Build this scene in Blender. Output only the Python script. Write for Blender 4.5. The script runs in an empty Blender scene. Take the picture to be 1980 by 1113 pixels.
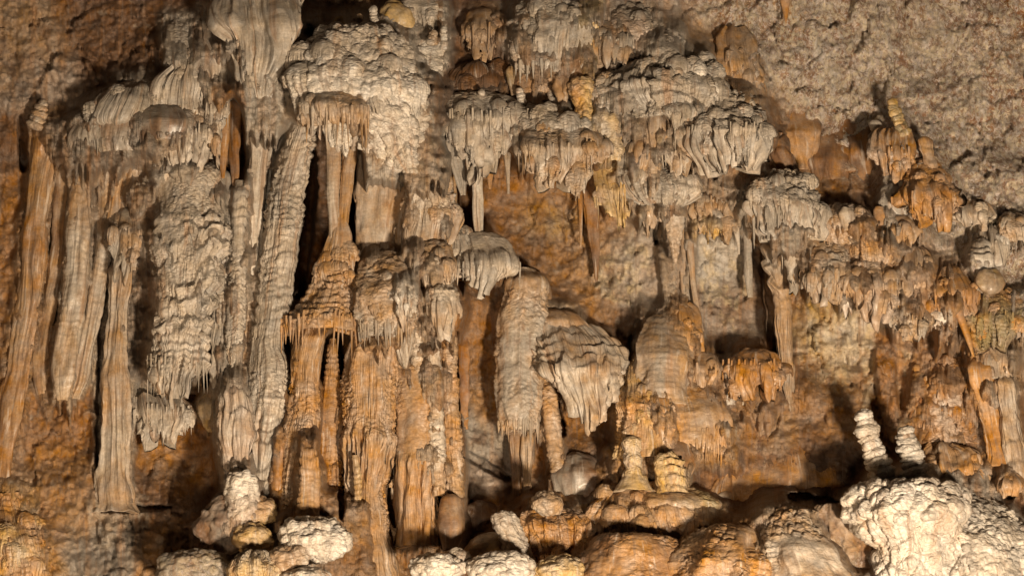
import bpy, math
import numpy as np

# ------------------------------------------------------------------ camera, air light, lamps, exposure
scene = bpy.context.scene
R = math.radians
FPX, DIST, CAMZ, PITCH = 2700.0, 25.0, 1.7, R(20)      # focal length in photo pixels, metres to the wall, eye height, upward tilt
cam = bpy.data.objects.new('camera', bpy.data.cameras.new('camera'))
scene.collection.objects.link(cam)
cam.location = (0, 0, CAMZ)
cam.rotation_euler = (R(90) + PITCH, 0, 0)
cam.data.sensor_width = 36
cam.data.lens = 36 * FPX / 1980
cam.data.clip_end = 300
scene.camera = cam

world = bpy.data.worlds.new('World'); scene.world = world; world.use_nodes = True
world.node_tree.nodes['Background'].inputs[0].default_value = (1.0, 0.72, 0.48, 1)   # the dim bounce inside the cave hall
world.node_tree.nodes['Background'].inputs[1].default_value = 0.018

def lamp(name, loc, aim, power, color, size_deg, radius, blend=0.6):
    l = bpy.data.lights.new(name, 'SPOT'); o = bpy.data.objects.new(name, l)
    scene.collection.objects.link(o)
    l.energy, l.color, l.spot_size, l.spot_blend, l.shadow_soft_size = power, color, R(size_deg), blend, radius
    from mathutils import Vector
    o.location = loc
    o.rotation_euler = (Vector(aim) - Vector(loc)).to_track_quat('-Z', 'Y').to_euler()
# show-cave floodlights standing on the floor of the hall, below the picture
lamp('floodlight_main', (7.0, 1.5, -4.6), (0.0, 25, 10.5), 53000, (1.0, 0.82, 0.60), 90, 1.0)
lamp('floodlight_warm', (-8.5, 11.0, -5.8), (-6, 25, 8.0), 2200, (1.0, 0.64, 0.32), 90, 0.4)
lamp('floodlight_path', (-1.5, 0.5, -4.0), (0, 25, 10), 6500, (1.0, 0.79, 0.56), 90, 0.9)

scene.view_settings.view_transform = 'Standard'
scene.view_settings.look = 'None'
scene.view_settings.gamma = 1
scene.view_settings.exposure = 0
scene.cycles.use_denoising = True
scene.cycles.max_bounces = 5
scene.cycles.diffuse_bounces = 3

# ------------------------------------------------------------------ numpy noise
rng0 = np.random.default_rng(7)
LAT = rng0.random((64, 64, 64)).astype(np.float32)
LATJ = rng0.random((64 * 64 * 64, 3)).astype(np.float32)
f32 = np.float32

def vnoise(x, y, z):
    x = np.asarray(x, f32); y = np.asarray(y, f32); z = np.asarray(z, f32)
    x, y, z = np.broadcast_arrays(x, y, z)
    xi = np.floor(x).astype(np.int32); yi = np.floor(y).astype(np.int32); zi = np.floor(z).astype(np.int32)
    fx = x - xi; fy = y - yi; fz = z - zi
    fx = fx * fx * (3 - 2 * fx); fy = fy * fy * (3 - 2 * fy); fz = fz * fz * (3 - 2 * fz)
    x0 = xi & 63; x1 = (xi + 1) & 63; y0 = yi & 63; y1 = (yi + 1) & 63; z0 = zi & 63; z1 = (zi + 1) & 63
    L = LAT
    a = L[x0, y0, z0] * (1 - fx) + L[x1, y0, z0] * fx
    b = L[x0, y1, z0] * (1 - fx) + L[x1, y1, z0] * fx
    c = L[x0, y0, z1] * (1 - fx) + L[x1, y0, z1] * fx
    d = L[x0, y1, z1] * (1 - fx) + L[x1, y1, z1] * fx
    return (a * (1 - fy) + b * fy) * (1 - fz) + (c * (1 - fy) + d * fy) * fz      # 0..1

def fbm(x, y, z, octv=3, gain=0.5):
    s = 0; a = 1; t = 0
    for i in range(octv):
        s = s + a * (vnoise(x + 17.3 * i, y + 5.1 * i, z + 9.7 * i) - 0.5); t += a
        a *= gain; x = x * 2.03; y = y * 2.03; z = z * 2.03
    return s / t * 2                                                              # about -1..1

def worley(x, y, z):
    """distance to the nearest and second nearest cell point, and the offset in y from it"""
    x = np.asarray(x, f32); y = np.asarray(y, f32); z = np.asarray(z, f32)
    xi = np.floor(x).astype(np.int32); yi = np.floor(y).astype(np.int32); zi = np.floor(z).astype(np.int32)
    f1 = np.full(x.shape, 9, f32); f2 = np.full(x.shape, 9, f32); dy1 = np.zeros(x.shape, f32); idv = np.zeros(x.shape, f32)
    for i in (-1, 0, 1):
        for j in (-1, 0, 1):
            for k in (-1, 0, 1):
                cx = xi + i; cy = yi + j; cz = zi + k
                jt = LATJ[((cx & 63) * 64 + (cy & 63)) * 64 + (cz & 63)]
                dx = cx + jt[..., 0] - x; dy = cy + jt[..., 1] - y; dz = cz + jt[..., 2] - z
                d = dx * dx + dy * dy + dz * dz
                m = d < f1
                f2 = np.where(m, f1, np.minimum(f2, d))
                dy1 = np.where(m, -dy, dy1); idv = np.where(m, jt[..., 0], idv)
                f1 = np.where(m, d, f1)
    return np.sqrt(f1), np.sqrt(f2), dy1, idv

def sstep(a, b, x):
    t = np.clip((x - a) / (b - a), 0, 1)
    return t * t * (3 - 2 * t)

# ------------------------------------------------------------------ from photo place + relief to metres
def at(x, y, h):
    """a point seen at (x, y) in the photo, standing h units (1 unit = DIST/FPX m) out from the plane of the wall"""
    Y = DIST - np.asarray(h, float) * (DIST / FPX)
    u = (np.asarray(x, float) - 990) / FPX; v = (556.5 - np.asarray(y, float)) / FPX
    den = math.cos(PITCH) - v * math.sin(PITCH)
    k = Y / den
    return np.stack([u * k, Y + 0 * k, CAMZ + k * (math.sin(PITCH) + v * math.cos(PITCH))], -1)

# large relief of the wall: place -> how far it stands out
HC = np.array([
(50,50,40),(200,60,30),(350,60,50),(480,60,110),(50,200,40),(200,200,60),(350,200,70),(480,200,110),
(20,350,0),(20,500,0),(20,700,20),(100,450,5),(170,450,20),(250,400,40),(250,600,-30),(360,500,60),(450,320,10),(450,500,50),(540,500,60),(540,800,90),
(100,850,10),(100,980,70),(300,850,-10),(300,920,10),(300,985,85),(200,985,85),(300,1050,150),(100,1080,130),(390,880,-30),(400,700,-40),
(460,900,90),(460,1050,200),(600,1080,220),
(600,350,-150),(660,350,-160),(600,480,-130),(700,150,100),(620,30,-80),(780,20,20),(750,400,-60),(820,250,20),(830,400,60),(900,330,-110),(900,420,-130),
(640,640,-60),(640,750,-70),(700,800,20),(800,800,20),(720,560,40),(850,600,40),(900,700,-40),(920,850,-10),(920,950,10),(860,1050,70),(930,1040,90),
(920,60,-40),(900,150,-60),(1050,70,20),(1050,170,-50),(950,220,40),(1070,260,40),(1150,200,40),(1180,60,30),
(1000,400,-100),(1080,450,-100),(1150,420,-90),(1000,500,-70),(1100,600,-50),(1180,600,-40),(1190,500,-60),
(1200,350,30),(1250,250,50),(1300,150,50),(1400,250,60),(1430,120,-20),(1400,30,-30),(1250,40,0),
(1250,500,-40),(1400,530,-60),(1400,620,-50),(1480,580,-80),
(1550,400,40),(1580,300,-50),(1600,250,-60),(1530,160,-40),(1650,100,-50),(1850,80,-90),(1950,200,-80),(1850,250,-40),(1800,350,30),(1900,400,10),
(1600,520,30),(1700,540,40),(1800,560,40),(1900,550,60),(1960,480,30),
(1600,650,-30),(1600,750,-20),(1700,720,-10),(1800,700,20),(1920,750,40),(1800,850,30),
(1290,700,20),(1240,800,20),(1350,820,40),(1450,780,5),(1450,880,40),(1550,880,60),(1640,880,85),(1620,800,60),(1600,720,10),(1100,780,-40),(1100,900,0),(1000,900,-30),
(1000,1040,120),(1200,960,90),(1200,1050,170),(1350,1000,70),(1400,1090,220),(1550,940,80),(1450,940,80),(1570,1060,200),(1750,1000,180),(1900,1030,180),(1900,930,60),
(-200,50,80),(-200,400,60),(-200,800,90),(-200,1080,200),(2200,100,0),(2200,500,90),(2200,900,160),(300,-200,120),(1000,-200,60),(1700,-200,20),
(200,1300,330),(700,1300,380),(1200,1300,400),(1800,1300,380),(-300,1400,400),(2300,1300,400),(200,1700,520),(1000,1700,560),(1800,1700,520),(-400,1800,560),(2400,1800,560),(0,2400,700),(1000,2400,760),(2000,2400,700),(0,3000,900),(1000,3000,950),(2000,3000,900)], float)

def ctrl(x, y, C, sig):
    x = np.asarray(x, float); y = np.asarray(y, float)
    num = np.zeros(x.shape + (C.shape[1] - 2,)); den = np.zeros(x.shape)
    for c in C:
        d2 = ((x - c[0]) ** 2 + (y - c[1]) ** 2) / (sig * sig)
        w = np.exp(-d2) + 1e-3 / (1 + d2) ** 2
        num += w[..., None] * c[2:]; den += w
    return num / den[..., None]

def wallh(x, y):
    return ctrl(x, y, HC, 62.0)[..., 0]

# ------------------------------------------------------------------ colours of the stone (linear base colours)
PAL = dict(pale=(.405,.335,.262), white=(.56,.495,.42), grey=(.285,.24,.192), tan=(.33,.21,.115), ochre=(.37,.20,.08), orange=(.295,.14,.042),
           brown=(.155,.078,.036), dark=(.09,.052,.03), yellow=(.46,.31,.135), pink=(.36,.265,.195), olive=(.23,.175,.09), red=(.215,.09,.03))
PAL = {k: np.array(v) for k, v in PAL.items()}

def stone_material(name, bump, rough, fine):
    m = bpy.data.materials.new(name); m.use_nodes = True
    nt = m.node_tree; N = nt.nodes; L = nt.links
    b = N['Principled BSDF']
    at_ = N.new('ShaderNodeAttribute'); at_.attribute_name = 'stone'
    geo = N.new('ShaderNodeNewGeometry')
    def noise(scale, detail, rough_=0.6, vec=None):
        n = N.new('ShaderNodeTexNoise'); n.inputs['Scale'].default_value = scale; n.inputs['Detail'].default_value = detail
        n.inputs['Roughness'].default_value = rough_; L.new(vec or geo.outputs['Position'], n.inputs['Vector']); return n
    def mul(a, lo, hi):
        r = N.new('ShaderNodeMapRange'); r.inputs['From Min'].default_value = .3; r.inputs['From Max'].default_value = .7
        r.inputs['To Min'].default_value = lo; r.inputs['To Max'].default_value = hi; L.new(a, r.inputs['Value']); return r.outputs[0]
    n1 = noise(3.0, 6); n2 = noise(22, 4); n3 = noise(90, 2)
    mp = N.new('ShaderNodeMapping'); mp.inputs['Scale'].default_value = (7, 7, 1.1); L.new(geo.outputs['Position'], mp.inputs['Vector'])
    n4 = noise(1.0, 5, vec=mp.outputs[0])
    hsv = N.new('ShaderNodeHueSaturation'); L.new(at_.outputs['Color'], hsv.inputs['Color'])
    L.new(mul(n1.outputs['Fac'], 0.65, 1.25), hsv.inputs['Saturation'])
    m1 = N.new('ShaderNodeMath'); m1.operation = 'MULTIPLY'; L.new(mul(n4.outputs['Fac'], .88, 1.1), m1.inputs[0]); L.new(mul(n2.outputs['Fac'], .78, 1.2), m1.inputs[1])
    m2 = N.new('ShaderNodeMath'); m2.operation = 'MULTIPLY'; L.new(m1.outputs[0], m2.inputs[0]); L.new(mul(n3.outputs['Fac'], .88, 1.1), m2.inputs[1])
    L.new(m2.outputs[0], hsv.inputs['Value'])
    base_col = hsv.outputs[0]
    # narrow rust and mud streaks that follow the run of the water
    al0 = N.new('ShaderNodeAttribute'); al0.attribute_name = 'along'
    for sx_, sy_, lo, hi, colr, amt in ((.055, .0045, .56, .66, (.30, .15, .06, 1), .45), (.13, .009, .57, .64, (.20, .135, .095, 1), .5), (.10, .012, .60, .66, (.58, .50, .42, 1), .4))[:3 if name != 'rough_rock' else 2]:
        mps = N.new('ShaderNodeMapping'); mps.inputs['Scale'].default_value = (sx_, sy_, 1); mps.inputs['Location'].default_value = (sx_ * 90, 3, 0); L.new(al0.outputs['Vector'], mps.inputs['Vector'])
        ns = noise(1.0, 5, .6, mps.outputs[0]); ns.inputs['Distortion'].default_value = .3
        rs = N.new('ShaderNodeMapRange'); rs.inputs['From Min'].default_value = lo; rs.inputs['From Max'].default_value = hi; rs.inputs['To Max'].default_value = amt; L.new(ns.outputs['Fac'], rs.inputs['Value'])
        ms = N.new('ShaderNodeMix'); ms.data_type = 'RGBA'; L.new(rs.outputs[0], ms.inputs['Factor']); L.new(base_col, ms.inputs[6]); ms.inputs[7].default_value = colr
        base_col = ms.outputs[2]
    if name == 'rough_rock':      # cream flakes and pinkish brown patches of the bare rock, where the mesh marks it as bare
        ac0 = N.new('ShaderNodeAttribute'); ac0.attribute_name = 'crust'
        sp0 = N.new('ShaderNodeSeparateXYZ'); L.new(ac0.outputs['Vector'], sp0.inputs[0])
        mpr = N.new('ShaderNodeMapping'); mpr.inputs['Scale'].default_value = (1, 1, .7); mpr.inputs['Rotation'].default_value = (0, R(25), 0); L.new(geo.outputs['Position'], mpr.inputs['Vector'])
        for sc_, lo, hi, colr, amt in ((1.5, .51, .57, (.30, .135, .055, 1), .75), (3.2, .51, .55, (.24, .14, .08, 1), .75), (5.0, .51, .54, (.62, .51, .36, 1), .95), (12, .53, .56, (.66, .57, .52, 1), .85), (9, .58, .61, (.17, .115, .09, 1), .75), (5, .62, .66, (.36, .30, .28, 1), .8)):
            nn = noise(sc_, 8, .72, mpr.outputs[0]); nn.inputs['Distortion'].default_value = 1.2
            off = N.new('ShaderNodeVectorMath'); off.operation = 'ADD'; off.inputs[1].default_value = (sc_, sc_ * 2, 3); L.new(mpr.outputs[0], off.inputs[0]); L.new(off.outputs[0], nn.inputs['Vector'])
            r_ = N.new('ShaderNodeMapRange'); r_.inputs['From Min'].default_value = lo; r_.inputs['From Max'].default_value = hi; r_.inputs['To Max'].default_value = amt; L.new(nn.outputs['Fac'], r_.inputs['Value'])
            k_ = N.new('ShaderNodeMath'); k_.operation = 'MULTIPLY'; L.new(r_.outputs[0], k_.inputs[0]); L.new(sp0.outputs[2], k_.inputs[1])
            mx = N.new('ShaderNodeMix'); mx.data_type = 'RGBA'; L.new(k_.outputs[0], mx.inputs['Factor']); L.new(base_col, mx.inputs[6]); mx.inputs[7].default_value = colr
            base_col = mx.outputs[2]
    L.new(base_col, b.inputs['Base Color'])
    L.new(mul(n1.outputs['Fac'], rough - .22, rough + .12), b.inputs['Roughness'])
    b.inputs['Coat Weight'].default_value = .1 if name != 'rough_rock' else .04; b.inputs['Coat Roughness'].default_value = .22
    b.inputs['Specular IOR Level'].default_value = .45
    # crust too fine for the mesh: flutes along the fall of the water, grains, and a rough skin
    ac = N.new('ShaderNodeAttribute'); ac.attribute_name = 'crust'
    sp = N.new('ShaderNodeSeparateXYZ'); L.new(ac.outputs['Vector'], sp.inputs[0])
    al = N.new('ShaderNodeAttribute'); al.attribute_name = 'along'
    mpf = N.new('ShaderNodeMapping'); mpf.inputs['Scale'].default_value = (.17, .012, 1); L.new(al.outputs['Vector'], mpf.inputs['Vector'])
    nf = noise(1.0, 2, .5, mpf.outputs[0])
    def math_(op, a, b):
        n = N.new('ShaderNodeMath'); n.operation = op
        for q, w in enumerate((a, b)):
            if isinstance(w, (int, float)): n.inputs[q].default_value = w
            elif w is not None: L.new(w, n.inputs[q])
        return n.outputs[0]
    rf = math_('SUBTRACT', 1.0, math_('ABSOLUTE', math_('MULTIPLY_ADD', nf.outputs['Fac'], 4.0), None))
    rf.node.inputs[1].links[0].from_node.inputs[0].links[0].from_node.inputs[2].default_value = -2.0
    mp2 = N.new('ShaderNodeMapping'); mp2.inputs['Scale'].default_value = (1, 1, 1.5); L.new(geo.outputs['Position'], mp2.inputs['Vector'])
    v = N.new('ShaderNodeTexVoronoi'); v.feature = 'DISTANCE_TO_EDGE'; v.inputs['Scale'].default_value = 9.5 * fine
    dn = noise(5, 3)
    ad = N.new('ShaderNodeVectorMath'); ad.operation = 'MULTIPLY_ADD'; L.new(dn.outputs['Color'], ad.inputs[0]); ad.inputs[1].default_value = (.2, .2, .2); L.new(mp2.outputs[0], ad.inputs[2])
    L.new(ad.outputs[0], v.inputs['Vector'])
    ve = math_('MINIMUM', v.outputs['Distance'], .28)
    bn = noise(26 * fine, 6, .7)
    hsum = math_('ADD', math_('MULTIPLY', math_('MULTIPLY', rf, sp.outputs[0]), .026), math_('MULTIPLY', math_('MULTIPLY', ve, sp.outputs[1]), .035 if name != 'rough_rock' else .03))
    hsum = math_('ADD', hsum, math_('MULTIPLY', bn.outputs['Fac'], .022 * bump))
    if name == 'rough_rock':
        nr = noise(8, 8, .68); nr.inputs['Distortion'].default_value = 1.0
        rr = math_('ABSOLUTE', math_('SUBTRACT', nr.outputs['Fac'], .5), None)
        hsum = math_('ADD', hsum, math_('MULTIPLY', math_('MULTIPLY', rr, -.15), math_('MULTIPLY_ADD', sp.outputs[2], 1.0)))
    if name != 'rough_rock':    # fine wavy crenulations across the fall of the water
        mpc = N.new('ShaderNodeMapping'); mpc.inputs['Scale'].default_value = (.035, .19, 1); L.new(al.outputs['Vector'], mpc.inputs['Vector'])
        nc = noise(1.0, 3, .55, mpc.outputs[0]); nc.inputs['Distortion'].default_value = .8
        rc = math_('ABSOLUTE', math_('SUBTRACT', nc.outputs['Fac'], .5), None)
        hsum = math_('ADD', hsum, math_('MULTIPLY', rc, .012))
    b1 = N.new('ShaderNodeBump'); b1.inputs['Strength'].default_value = .9; b1.inputs['Distance'].default_value = 1.0; L.new(hsum, b1.inputs['Height'])
    L.new(b1.outputs[0], b.inputs['Normal'])
    return m
MAT = dict(flow=stone_material('flowstone', .4, .6, 1.0), smooth=stone_material('smooth_flowstone', .25, .55, 1.2), rock=stone_material('rough_rock', .45, .75, .8))

# ------------------------------------------------------------------ meshes and objects
COUNT = [0, 0]
def make_mesh(name, verts, faces, col, mat, parent=None, origin=(0, 0, 0), normals=None, crust=None, along=None):
    me = bpy.data.meshes.new(name)
    n = len(verts); nf = len(faces)
    me.vertices.add(n); me.vertices.foreach_set('co', (verts - np.asarray(origin)).astype(f32).ravel())
    k = faces.shape[1]
    me.loops.add(nf * k); me.loops.foreach_set('vertex_index', faces.astype(np.int32).ravel())
    me.polygons.add(nf); me.polygons.foreach_set('loop_start', np.arange(0, nf * k, k, dtype=np.int32))
    me.polygons.foreach_set('use_smooth', np.ones(nf, bool))
    a = me.color_attributes.new('stone', 'FLOAT_COLOR', 'POINT')
    c4 = np.ones((n, 4), f32); c4[:, :3] = np.clip(col, .01, .9); a.data.foreach_set('color', c4.ravel())
    if crust is not None:       # which crust covers the stone (flutes, grains), and the run of the flutes
        a = me.attributes.new('crust', 'FLOAT_VECTOR', 'POINT'); a.data.foreach_set('vector', crust.reshape(-1, 3).astype(f32).ravel())
    if along is not None:
        a = me.attributes.new('along', 'FLOAT_VECTOR', 'POINT'); a.data.foreach_set('vector', along.reshape(-1, 3).astype(f32).ravel())
    me.update(calc_edges=True)
    if normals is not None: me.normals_split_custom_set_from_vertices(normals.astype(float).tolist())
    me.materials.append(MAT[mat])
    o = bpy.data.objects.new(name, me); scene.collection.objects.link(o)
    if parent is not None: o.parent = parent
    else: o.location = origin
    COUNT[0] += nf * (k - 2); COUNT[1] += 1
    return o

def grid_faces(nv, nu):
    i = np.arange(nv * nu).reshape(nv, nu)
    return np.stack([i[:-1, :-1], i[1:, :-1], i[1:, 1:], i[:-1, 1:]], -1).reshape(-1, 4)

def tag(o, label=None, cat=None, group=None, kind=None):
    if label: o['label'] = label
    if cat: o['category'] = cat; o['kind'] = 'thing'
    if group: o['group'] = group
    if kind: o['kind'] = kind
    return o

def spline(ts, pts, t):
    """smooth curve through pts (Hermite, centred slopes)"""
    pts = np.asarray(pts, float); n = len(ts)
    m = np.zeros_like(pts)
    m[1:-1] = (pts[2:] - pts[:-2]) / (ts[2:] - ts[:-2])[:, None]
    m[0] = (pts[1] - pts[0]) / (ts[1] - ts[0]); m[-1] = (pts[-1] - pts[-2]) / (ts[-1] - ts[-2])
    i = np.clip(np.searchsorted(ts, t, side='right') - 1, 0, n - 2)
    d = (ts[i + 1] - ts[i]); f = ((t - ts[i]) / d)[:, None]; d = d[:, None]
    return (2*f**3-3*f**2+1)*pts[i] + (f**3-2*f**2+f)*d*m[i] + (-2*f**3+3*f**2)*pts[i+1] + (f**3-f**2)*d*m[i+1]

def normals_of(P):
    du = np.gradient(P, axis=1); dv = np.gradient(P, axis=0)
    n = np.cross(du, dv)
    l = np.linalg.norm(n, axis=-1, keepdims=True)
    return n / np.maximum(l, 1e-6)

SEED = [11]
STEP = 2.65
def relief(P, th, w, yrow, det, sd):
    """height of the crust over the smooth body, in units; det is a list of (kind, size, height[, y from, y to])"""
    x, y, h = P[..., 0], P[..., 1], P[..., 2]
    out = np.zeros(x.shape, f32); wts = [np.zeros(x.shape, f32), np.zeros(x.shape, f32)]
    wob = fbm(x / 55 + sd, y / 55, h / 55, 2)
    for d in det:
        kind, s, a = d[:3]
        z = 1.0
        if kind in ('rib', 'scale'): z = .3 + .95 * sstep(-.3, .3, fbm(x / 60 + sd, y / 85 + len(kind), h / 60, 2))
        if len(d) > 3:
            yy = yrow + 14 * wob
            z = z * sstep(d[3] - 12, d[3] + 12, yy) * (1 - sstep(d[4] - 12, d[4] + 12, yy))
            if np.max(z) < .01: continue
        if kind == 'rib':
            ph = yrow / s + 1.1 * fbm(yrow / 70 + sd, 0 * yrow + sd, 0 * yrow, 2) + .55 * fbm(x / 45 + sd, y / 45, h / 45, 3)
            ph = ph + .4 * fbm(ph * .6, 0 * ph + sd, 0 * ph, 2) + .55 * fbm(th * w / 15 + sd, yrow / 80, 0 * th, 2)
            f = ph - np.floor(ph); idn = np.floor(ph)
            am = .25 + 1.1 * vnoise(idn * 1.37 + sd, th * w / 17, 0 * h + sd)
            prof = sstep(0, .2, f) * (1 - .85 * sstep(.25, 1, f))
            fl = np.abs(2 * vnoise(th * w / 6.5 + sd, idn * .9 + .5, 0 * th + 3.3) - 1)
            out += z * a * am * (prof * 1.2 - .7 * fl * sstep(.1, .7, f) - .4); wts[0] = np.maximum(wts[0], z * .6)
        elif kind == 'scale':
            q = fbm(x / 60 + sd, y / 60, h / 60, 2)
            f1, f2, dy, iv = worley(x / (s * 1.3) + sd, y / (s * .62) + .9 * q, h / (s * 1.3))
            am = .45 + .8 * sstep(-.5, .6, fbm(x / 70, y / 70 + sd, h / 70, 2))
            out += z * a * 1.25 * am * (np.sqrt(np.minimum(1, (f2 - f1) * 2.6)) * (.75 + .5 * iv) - .5 * dy - .55); wts[1] = np.maximum(wts[1], z * .8)
        elif kind == 'pop':
            f1, f2, dy, iv = worley(x / s + sd, y / s, h / s)
            g1, g2, dy2, iv2 = worley(x / (s * .42) + sd, y / (s * .42), h / (s * .42))
            k1 = .45 * np.sqrt(np.maximum(0, 1 - 1.05 * f1 * f1)) + .75 * np.sqrt(np.minimum(1, (f2 - f1) * 2.2))
            k2 = .5 * np.sqrt(np.maximum(0, 1 - 1.05 * g1 * g1)) + .5 * np.sqrt(np.minimum(1, (g2 - g1) * 2.2))
            out += z * a * (k1 * (.75 + .5 * iv) - .25 * dy + .36 * k2 - .85); wts[1] = np.maximum(wts[1], z)
        elif kind == 'flute':
            aa = th * w / s + .7 * fbm(th * w / 30 + sd, y / 70, 0 * th, 2) + sd * 3.1
            n = vnoise(aa, y / 160 + sd, 0 * th + sd); rg = 1 - np.abs(2 * n - 1)
            n2 = vnoise(aa * 2.1 + 7, y / 110, 0 * th + sd); rg2 = 1 - np.abs(2 * n2 - 1)
            out += z * a * 1.45 * (1.5 * rg ** 2.4 + .5 * rg2 ** 2 - .7); wts[0] = np.maximum(wts[0], z)
        elif kind == 'rough':
            r1 = 1 - np.abs(fbm(x / s + sd, y / (1.25 * s), h / s, 4, .55))
            out += z * a * (r1 ** 2.5 - .4)
        elif kind == 'lump':
            out += z * a * fbm(x / s + sd, y / s, h / s, 3, .5)
    return out, np.stack([wts[0] + 0 * x, wts[1] + 0 * x, wob], -1)

def colour(P, c1, c2, sd, tipw=None):
    x, y, h = P[..., 0], P[..., 1], P[..., 2]
    a = PAL[c1]; b = PAL[c2]
    n = fbm(x / 55 + sd * 1.7, y / 95, h / 55, 4, .6)
    k = sstep(-.28, .42, n)[..., None]
    col = a * (1 - k) + b * k
    st = fbm(x / 9 + sd, y / 120, h / 14 + sd, 3)[..., None]
    col = col * (1 + .15 * st)
    # clay film and mineral specks
    k2 = sstep(.32, .6, fbm(x / 26 + sd * .3, y / 30 + 40, h / 26, 4, .6))[..., None] * .5
    return col * (1 - k2) + PAL['brown'] * 1.1 * k2

SLOPING = ('drapery', 'mound', 'shelf', 'flowstone', 'ledge')
SIDED = ('drapery', 'mound', 'shelf', 'flowstone')

def formation(name, label, cat, rows, c='pale', c2='tan', det=(('scale', 13, 4),), dh=0, dr=.85, tips=None, parts=None,
              g=None, th=108, k=.2, mat='flow', fringe=None, lobes=.17, step=None, h0=None, wob=1.0, close=True, slope=None, sides=None, parent=None, porigin=None, fuse=True):
    """rows: (y, left, right) down the outline; a body of elliptic section whose crust is raised by det.
    tips: (how many, shortest length 0..1, y where the hanging curtain begins)."""
    SEED[0] += 1; sd = SEED[0] * .731; rng = np.random.default_rng(SEED[0])
    st = step or STEP
    rows = np.asarray(rows, float)
    seg = np.sqrt(np.diff(rows[:, 0]) ** 2 + (np.diff(rows[:, 2] - rows[:, 1]) * .5) ** 2 + (np.diff(rows[:, 2] + rows[:, 1]) * .5) ** 2)
    ts = np.concatenate([[0], np.cumsum(np.maximum(seg, 1))])
    t = np.linspace(0, ts[-1], max(8, int(ts[-1] / st)))
    S = spline(ts, rows, t)
    yr = S[:, 0]; cx = (S[:, 1] + S[:, 2]) / 2; hw = np.maximum((S[:, 2] - S[:, 1]) / 2, .8)
    wmax = hw.max()
    nu = int(np.clip(2 * R(th) * wmax * .8 / st, 12, 260))
    q = np.linspace(-1, 1, nu); tha = R(th) * (.8 * q + .2 * q ** 3)
    TH, YR = np.meshgrid(tha, yr); W = hw[:, None] + 0 * TH; CX = cx[:, None] + 0 * TH
    if h0 is None:
        hb = wallh(np.array([rows[:, 1:].mean()]), np.array([rows[:, 0].mean()]))[0]
        h0v = hb + dh + 0 * YR
        if slope is None: slope = .75 if cat in SLOPING else 0
        if slope:      # the top runs back to the wall as a slope
            yk = rows[0, 0] + min((tips[2] - rows[0, 0]) if tips else 999, .45 * (rows[-1, 0] - rows[0, 0]), 110)
            h0v = h0v - np.minimum(slope * np.maximum(yk - YR, 0), dh + 40)
    else:
        h0v = np.interp(YR, [p[0] for p in h0], [p[1] for p in h0]) if isinstance(h0, (list, tuple)) else h0 + 0 * YR
    tw = np.zeros(TH.shape)
    dep = np.minimum(W * dr, 20 + W * dr * .9)
    rad = np.ones(TH.shape)
    if wmax < 18: lobes = lobes * .45
    # slow swellings of the section so that it is no turned shape
    rad += lobes * wob * fbm(TH * 1.3 + sd, YR / 150, 0 * TH + sd, 2) + .5 * lobes * wob * fbm(TH * 1.2 + sd * 2, YR / 42, 0 * TH, 2)
    if cat in ('column', 'stalactite') and h0 is None:      # the top bends back into the wall it hangs from
        tf = sstep(0, 26, YR - yr[0])
        h0v = h0v - (1 - tf) * (dep * 1.1 + 6); W = W * (.7 + .3 * tf)
    if cat in ('column', 'drapery', 'mound', 'flowstone'):
        bn = 1 - np.abs(2 * vnoise(TH * 1.9 + sd, YR / 260 + sd, 0 * TH) - 1)
        rad += .16 * (bn ** 1.5 - .5)
        # wide bodies are made of several swellings
        rad += .10 * np.clip(wmax / 60, 0, 1) * fbm(TH * wmax / 38 + sd, YR / 34, 0 * TH + 7, 2)
    if cat in SLOPING and parent is None:
        rad += (.34 if rows[-1, 0] < 1100 else .14) * fbm(CX * 0 + W * np.sin(TH) / (wmax * 1.1) + sd * 3, YR / (wmax * 1.1) + sd, np.cos(TH) + sd, 2) * np.clip(W / wmax, 0, 1)
    Yx = YR.copy(); THx = TH.copy()
    if tips:
        n, base, yb = tips
        ib = int(np.clip(np.searchsorted(yr, yb), 1, len(yr) - 2)); hb_ = hw[ib]
        if parent is None and n > 1: n = int(max(n, hb_ / 5.2))
        cs = np.linspace(-R(95), R(95), n) + rng.uniform(-.6, .6, n) * R(190) / max(n, 2) * .55
        if n == 1: cs = np.array([rng.uniform(-.15, .15)])
        hs = rng.uniform(.35, 1.0, n) ** .8; hs[rng.integers(n)] = 1
        ws = np.maximum(rng.uniform(.6, 1.5, n) * R(190) / n * .8, .07)
        g_ = np.clip((YR - yb) / max(yr[-1] - yb, 1), 0, 1)
        tipn = np.zeros(TH.shape); near = np.zeros(TH.shape); bed = np.zeros(TH.shape)
        for ci, hi, wi in zip(cs, hs, ws):
            r_ = np.clip(1 - np.abs(TH - ci) / wi, 0, 1)
            v = hi * r_ ** .9
            near = np.where(v > tipn, ci, near); tipn = np.maximum(tipn, v); bed = np.maximum(bed, r_)
        # the curtain falls straight; its lower edge follows the outline, cut into drips
        ratio = np.clip(hw[ib:] / hb_, 0, 1)[::-1]; yenv = yr[ib:][::-1]
        o_ = np.maximum.accumulate(ratio)
        env = (np.interp(np.abs(np.sin(np.clip(TH, -1.57, 1.57))), o_, yenv) - yb) / max(yr[-1] - yb, 1)
        env = np.maximum(env, .12)
        W = np.where(YR > yb, np.maximum(W, hb_ * (1 - .14 * g_)), W)
        CX = CX + 0
        Lf = env * (base + (1 - base) * tipn)
        Yx = np.where(YR > yb, yb + (YR - yb) * Lf, YR)
        pull = g_ ** 1.5 * .5 * (tipn > 0)
        THx = TH + (near - TH) * pull
        rad *= 1 - .22 * g_ ** .7 * (1 - bed) - .10 * g_ * g_
        dep = np.minimum(W * dr, 20 + W * dr * .9)
        tw = g_
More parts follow.
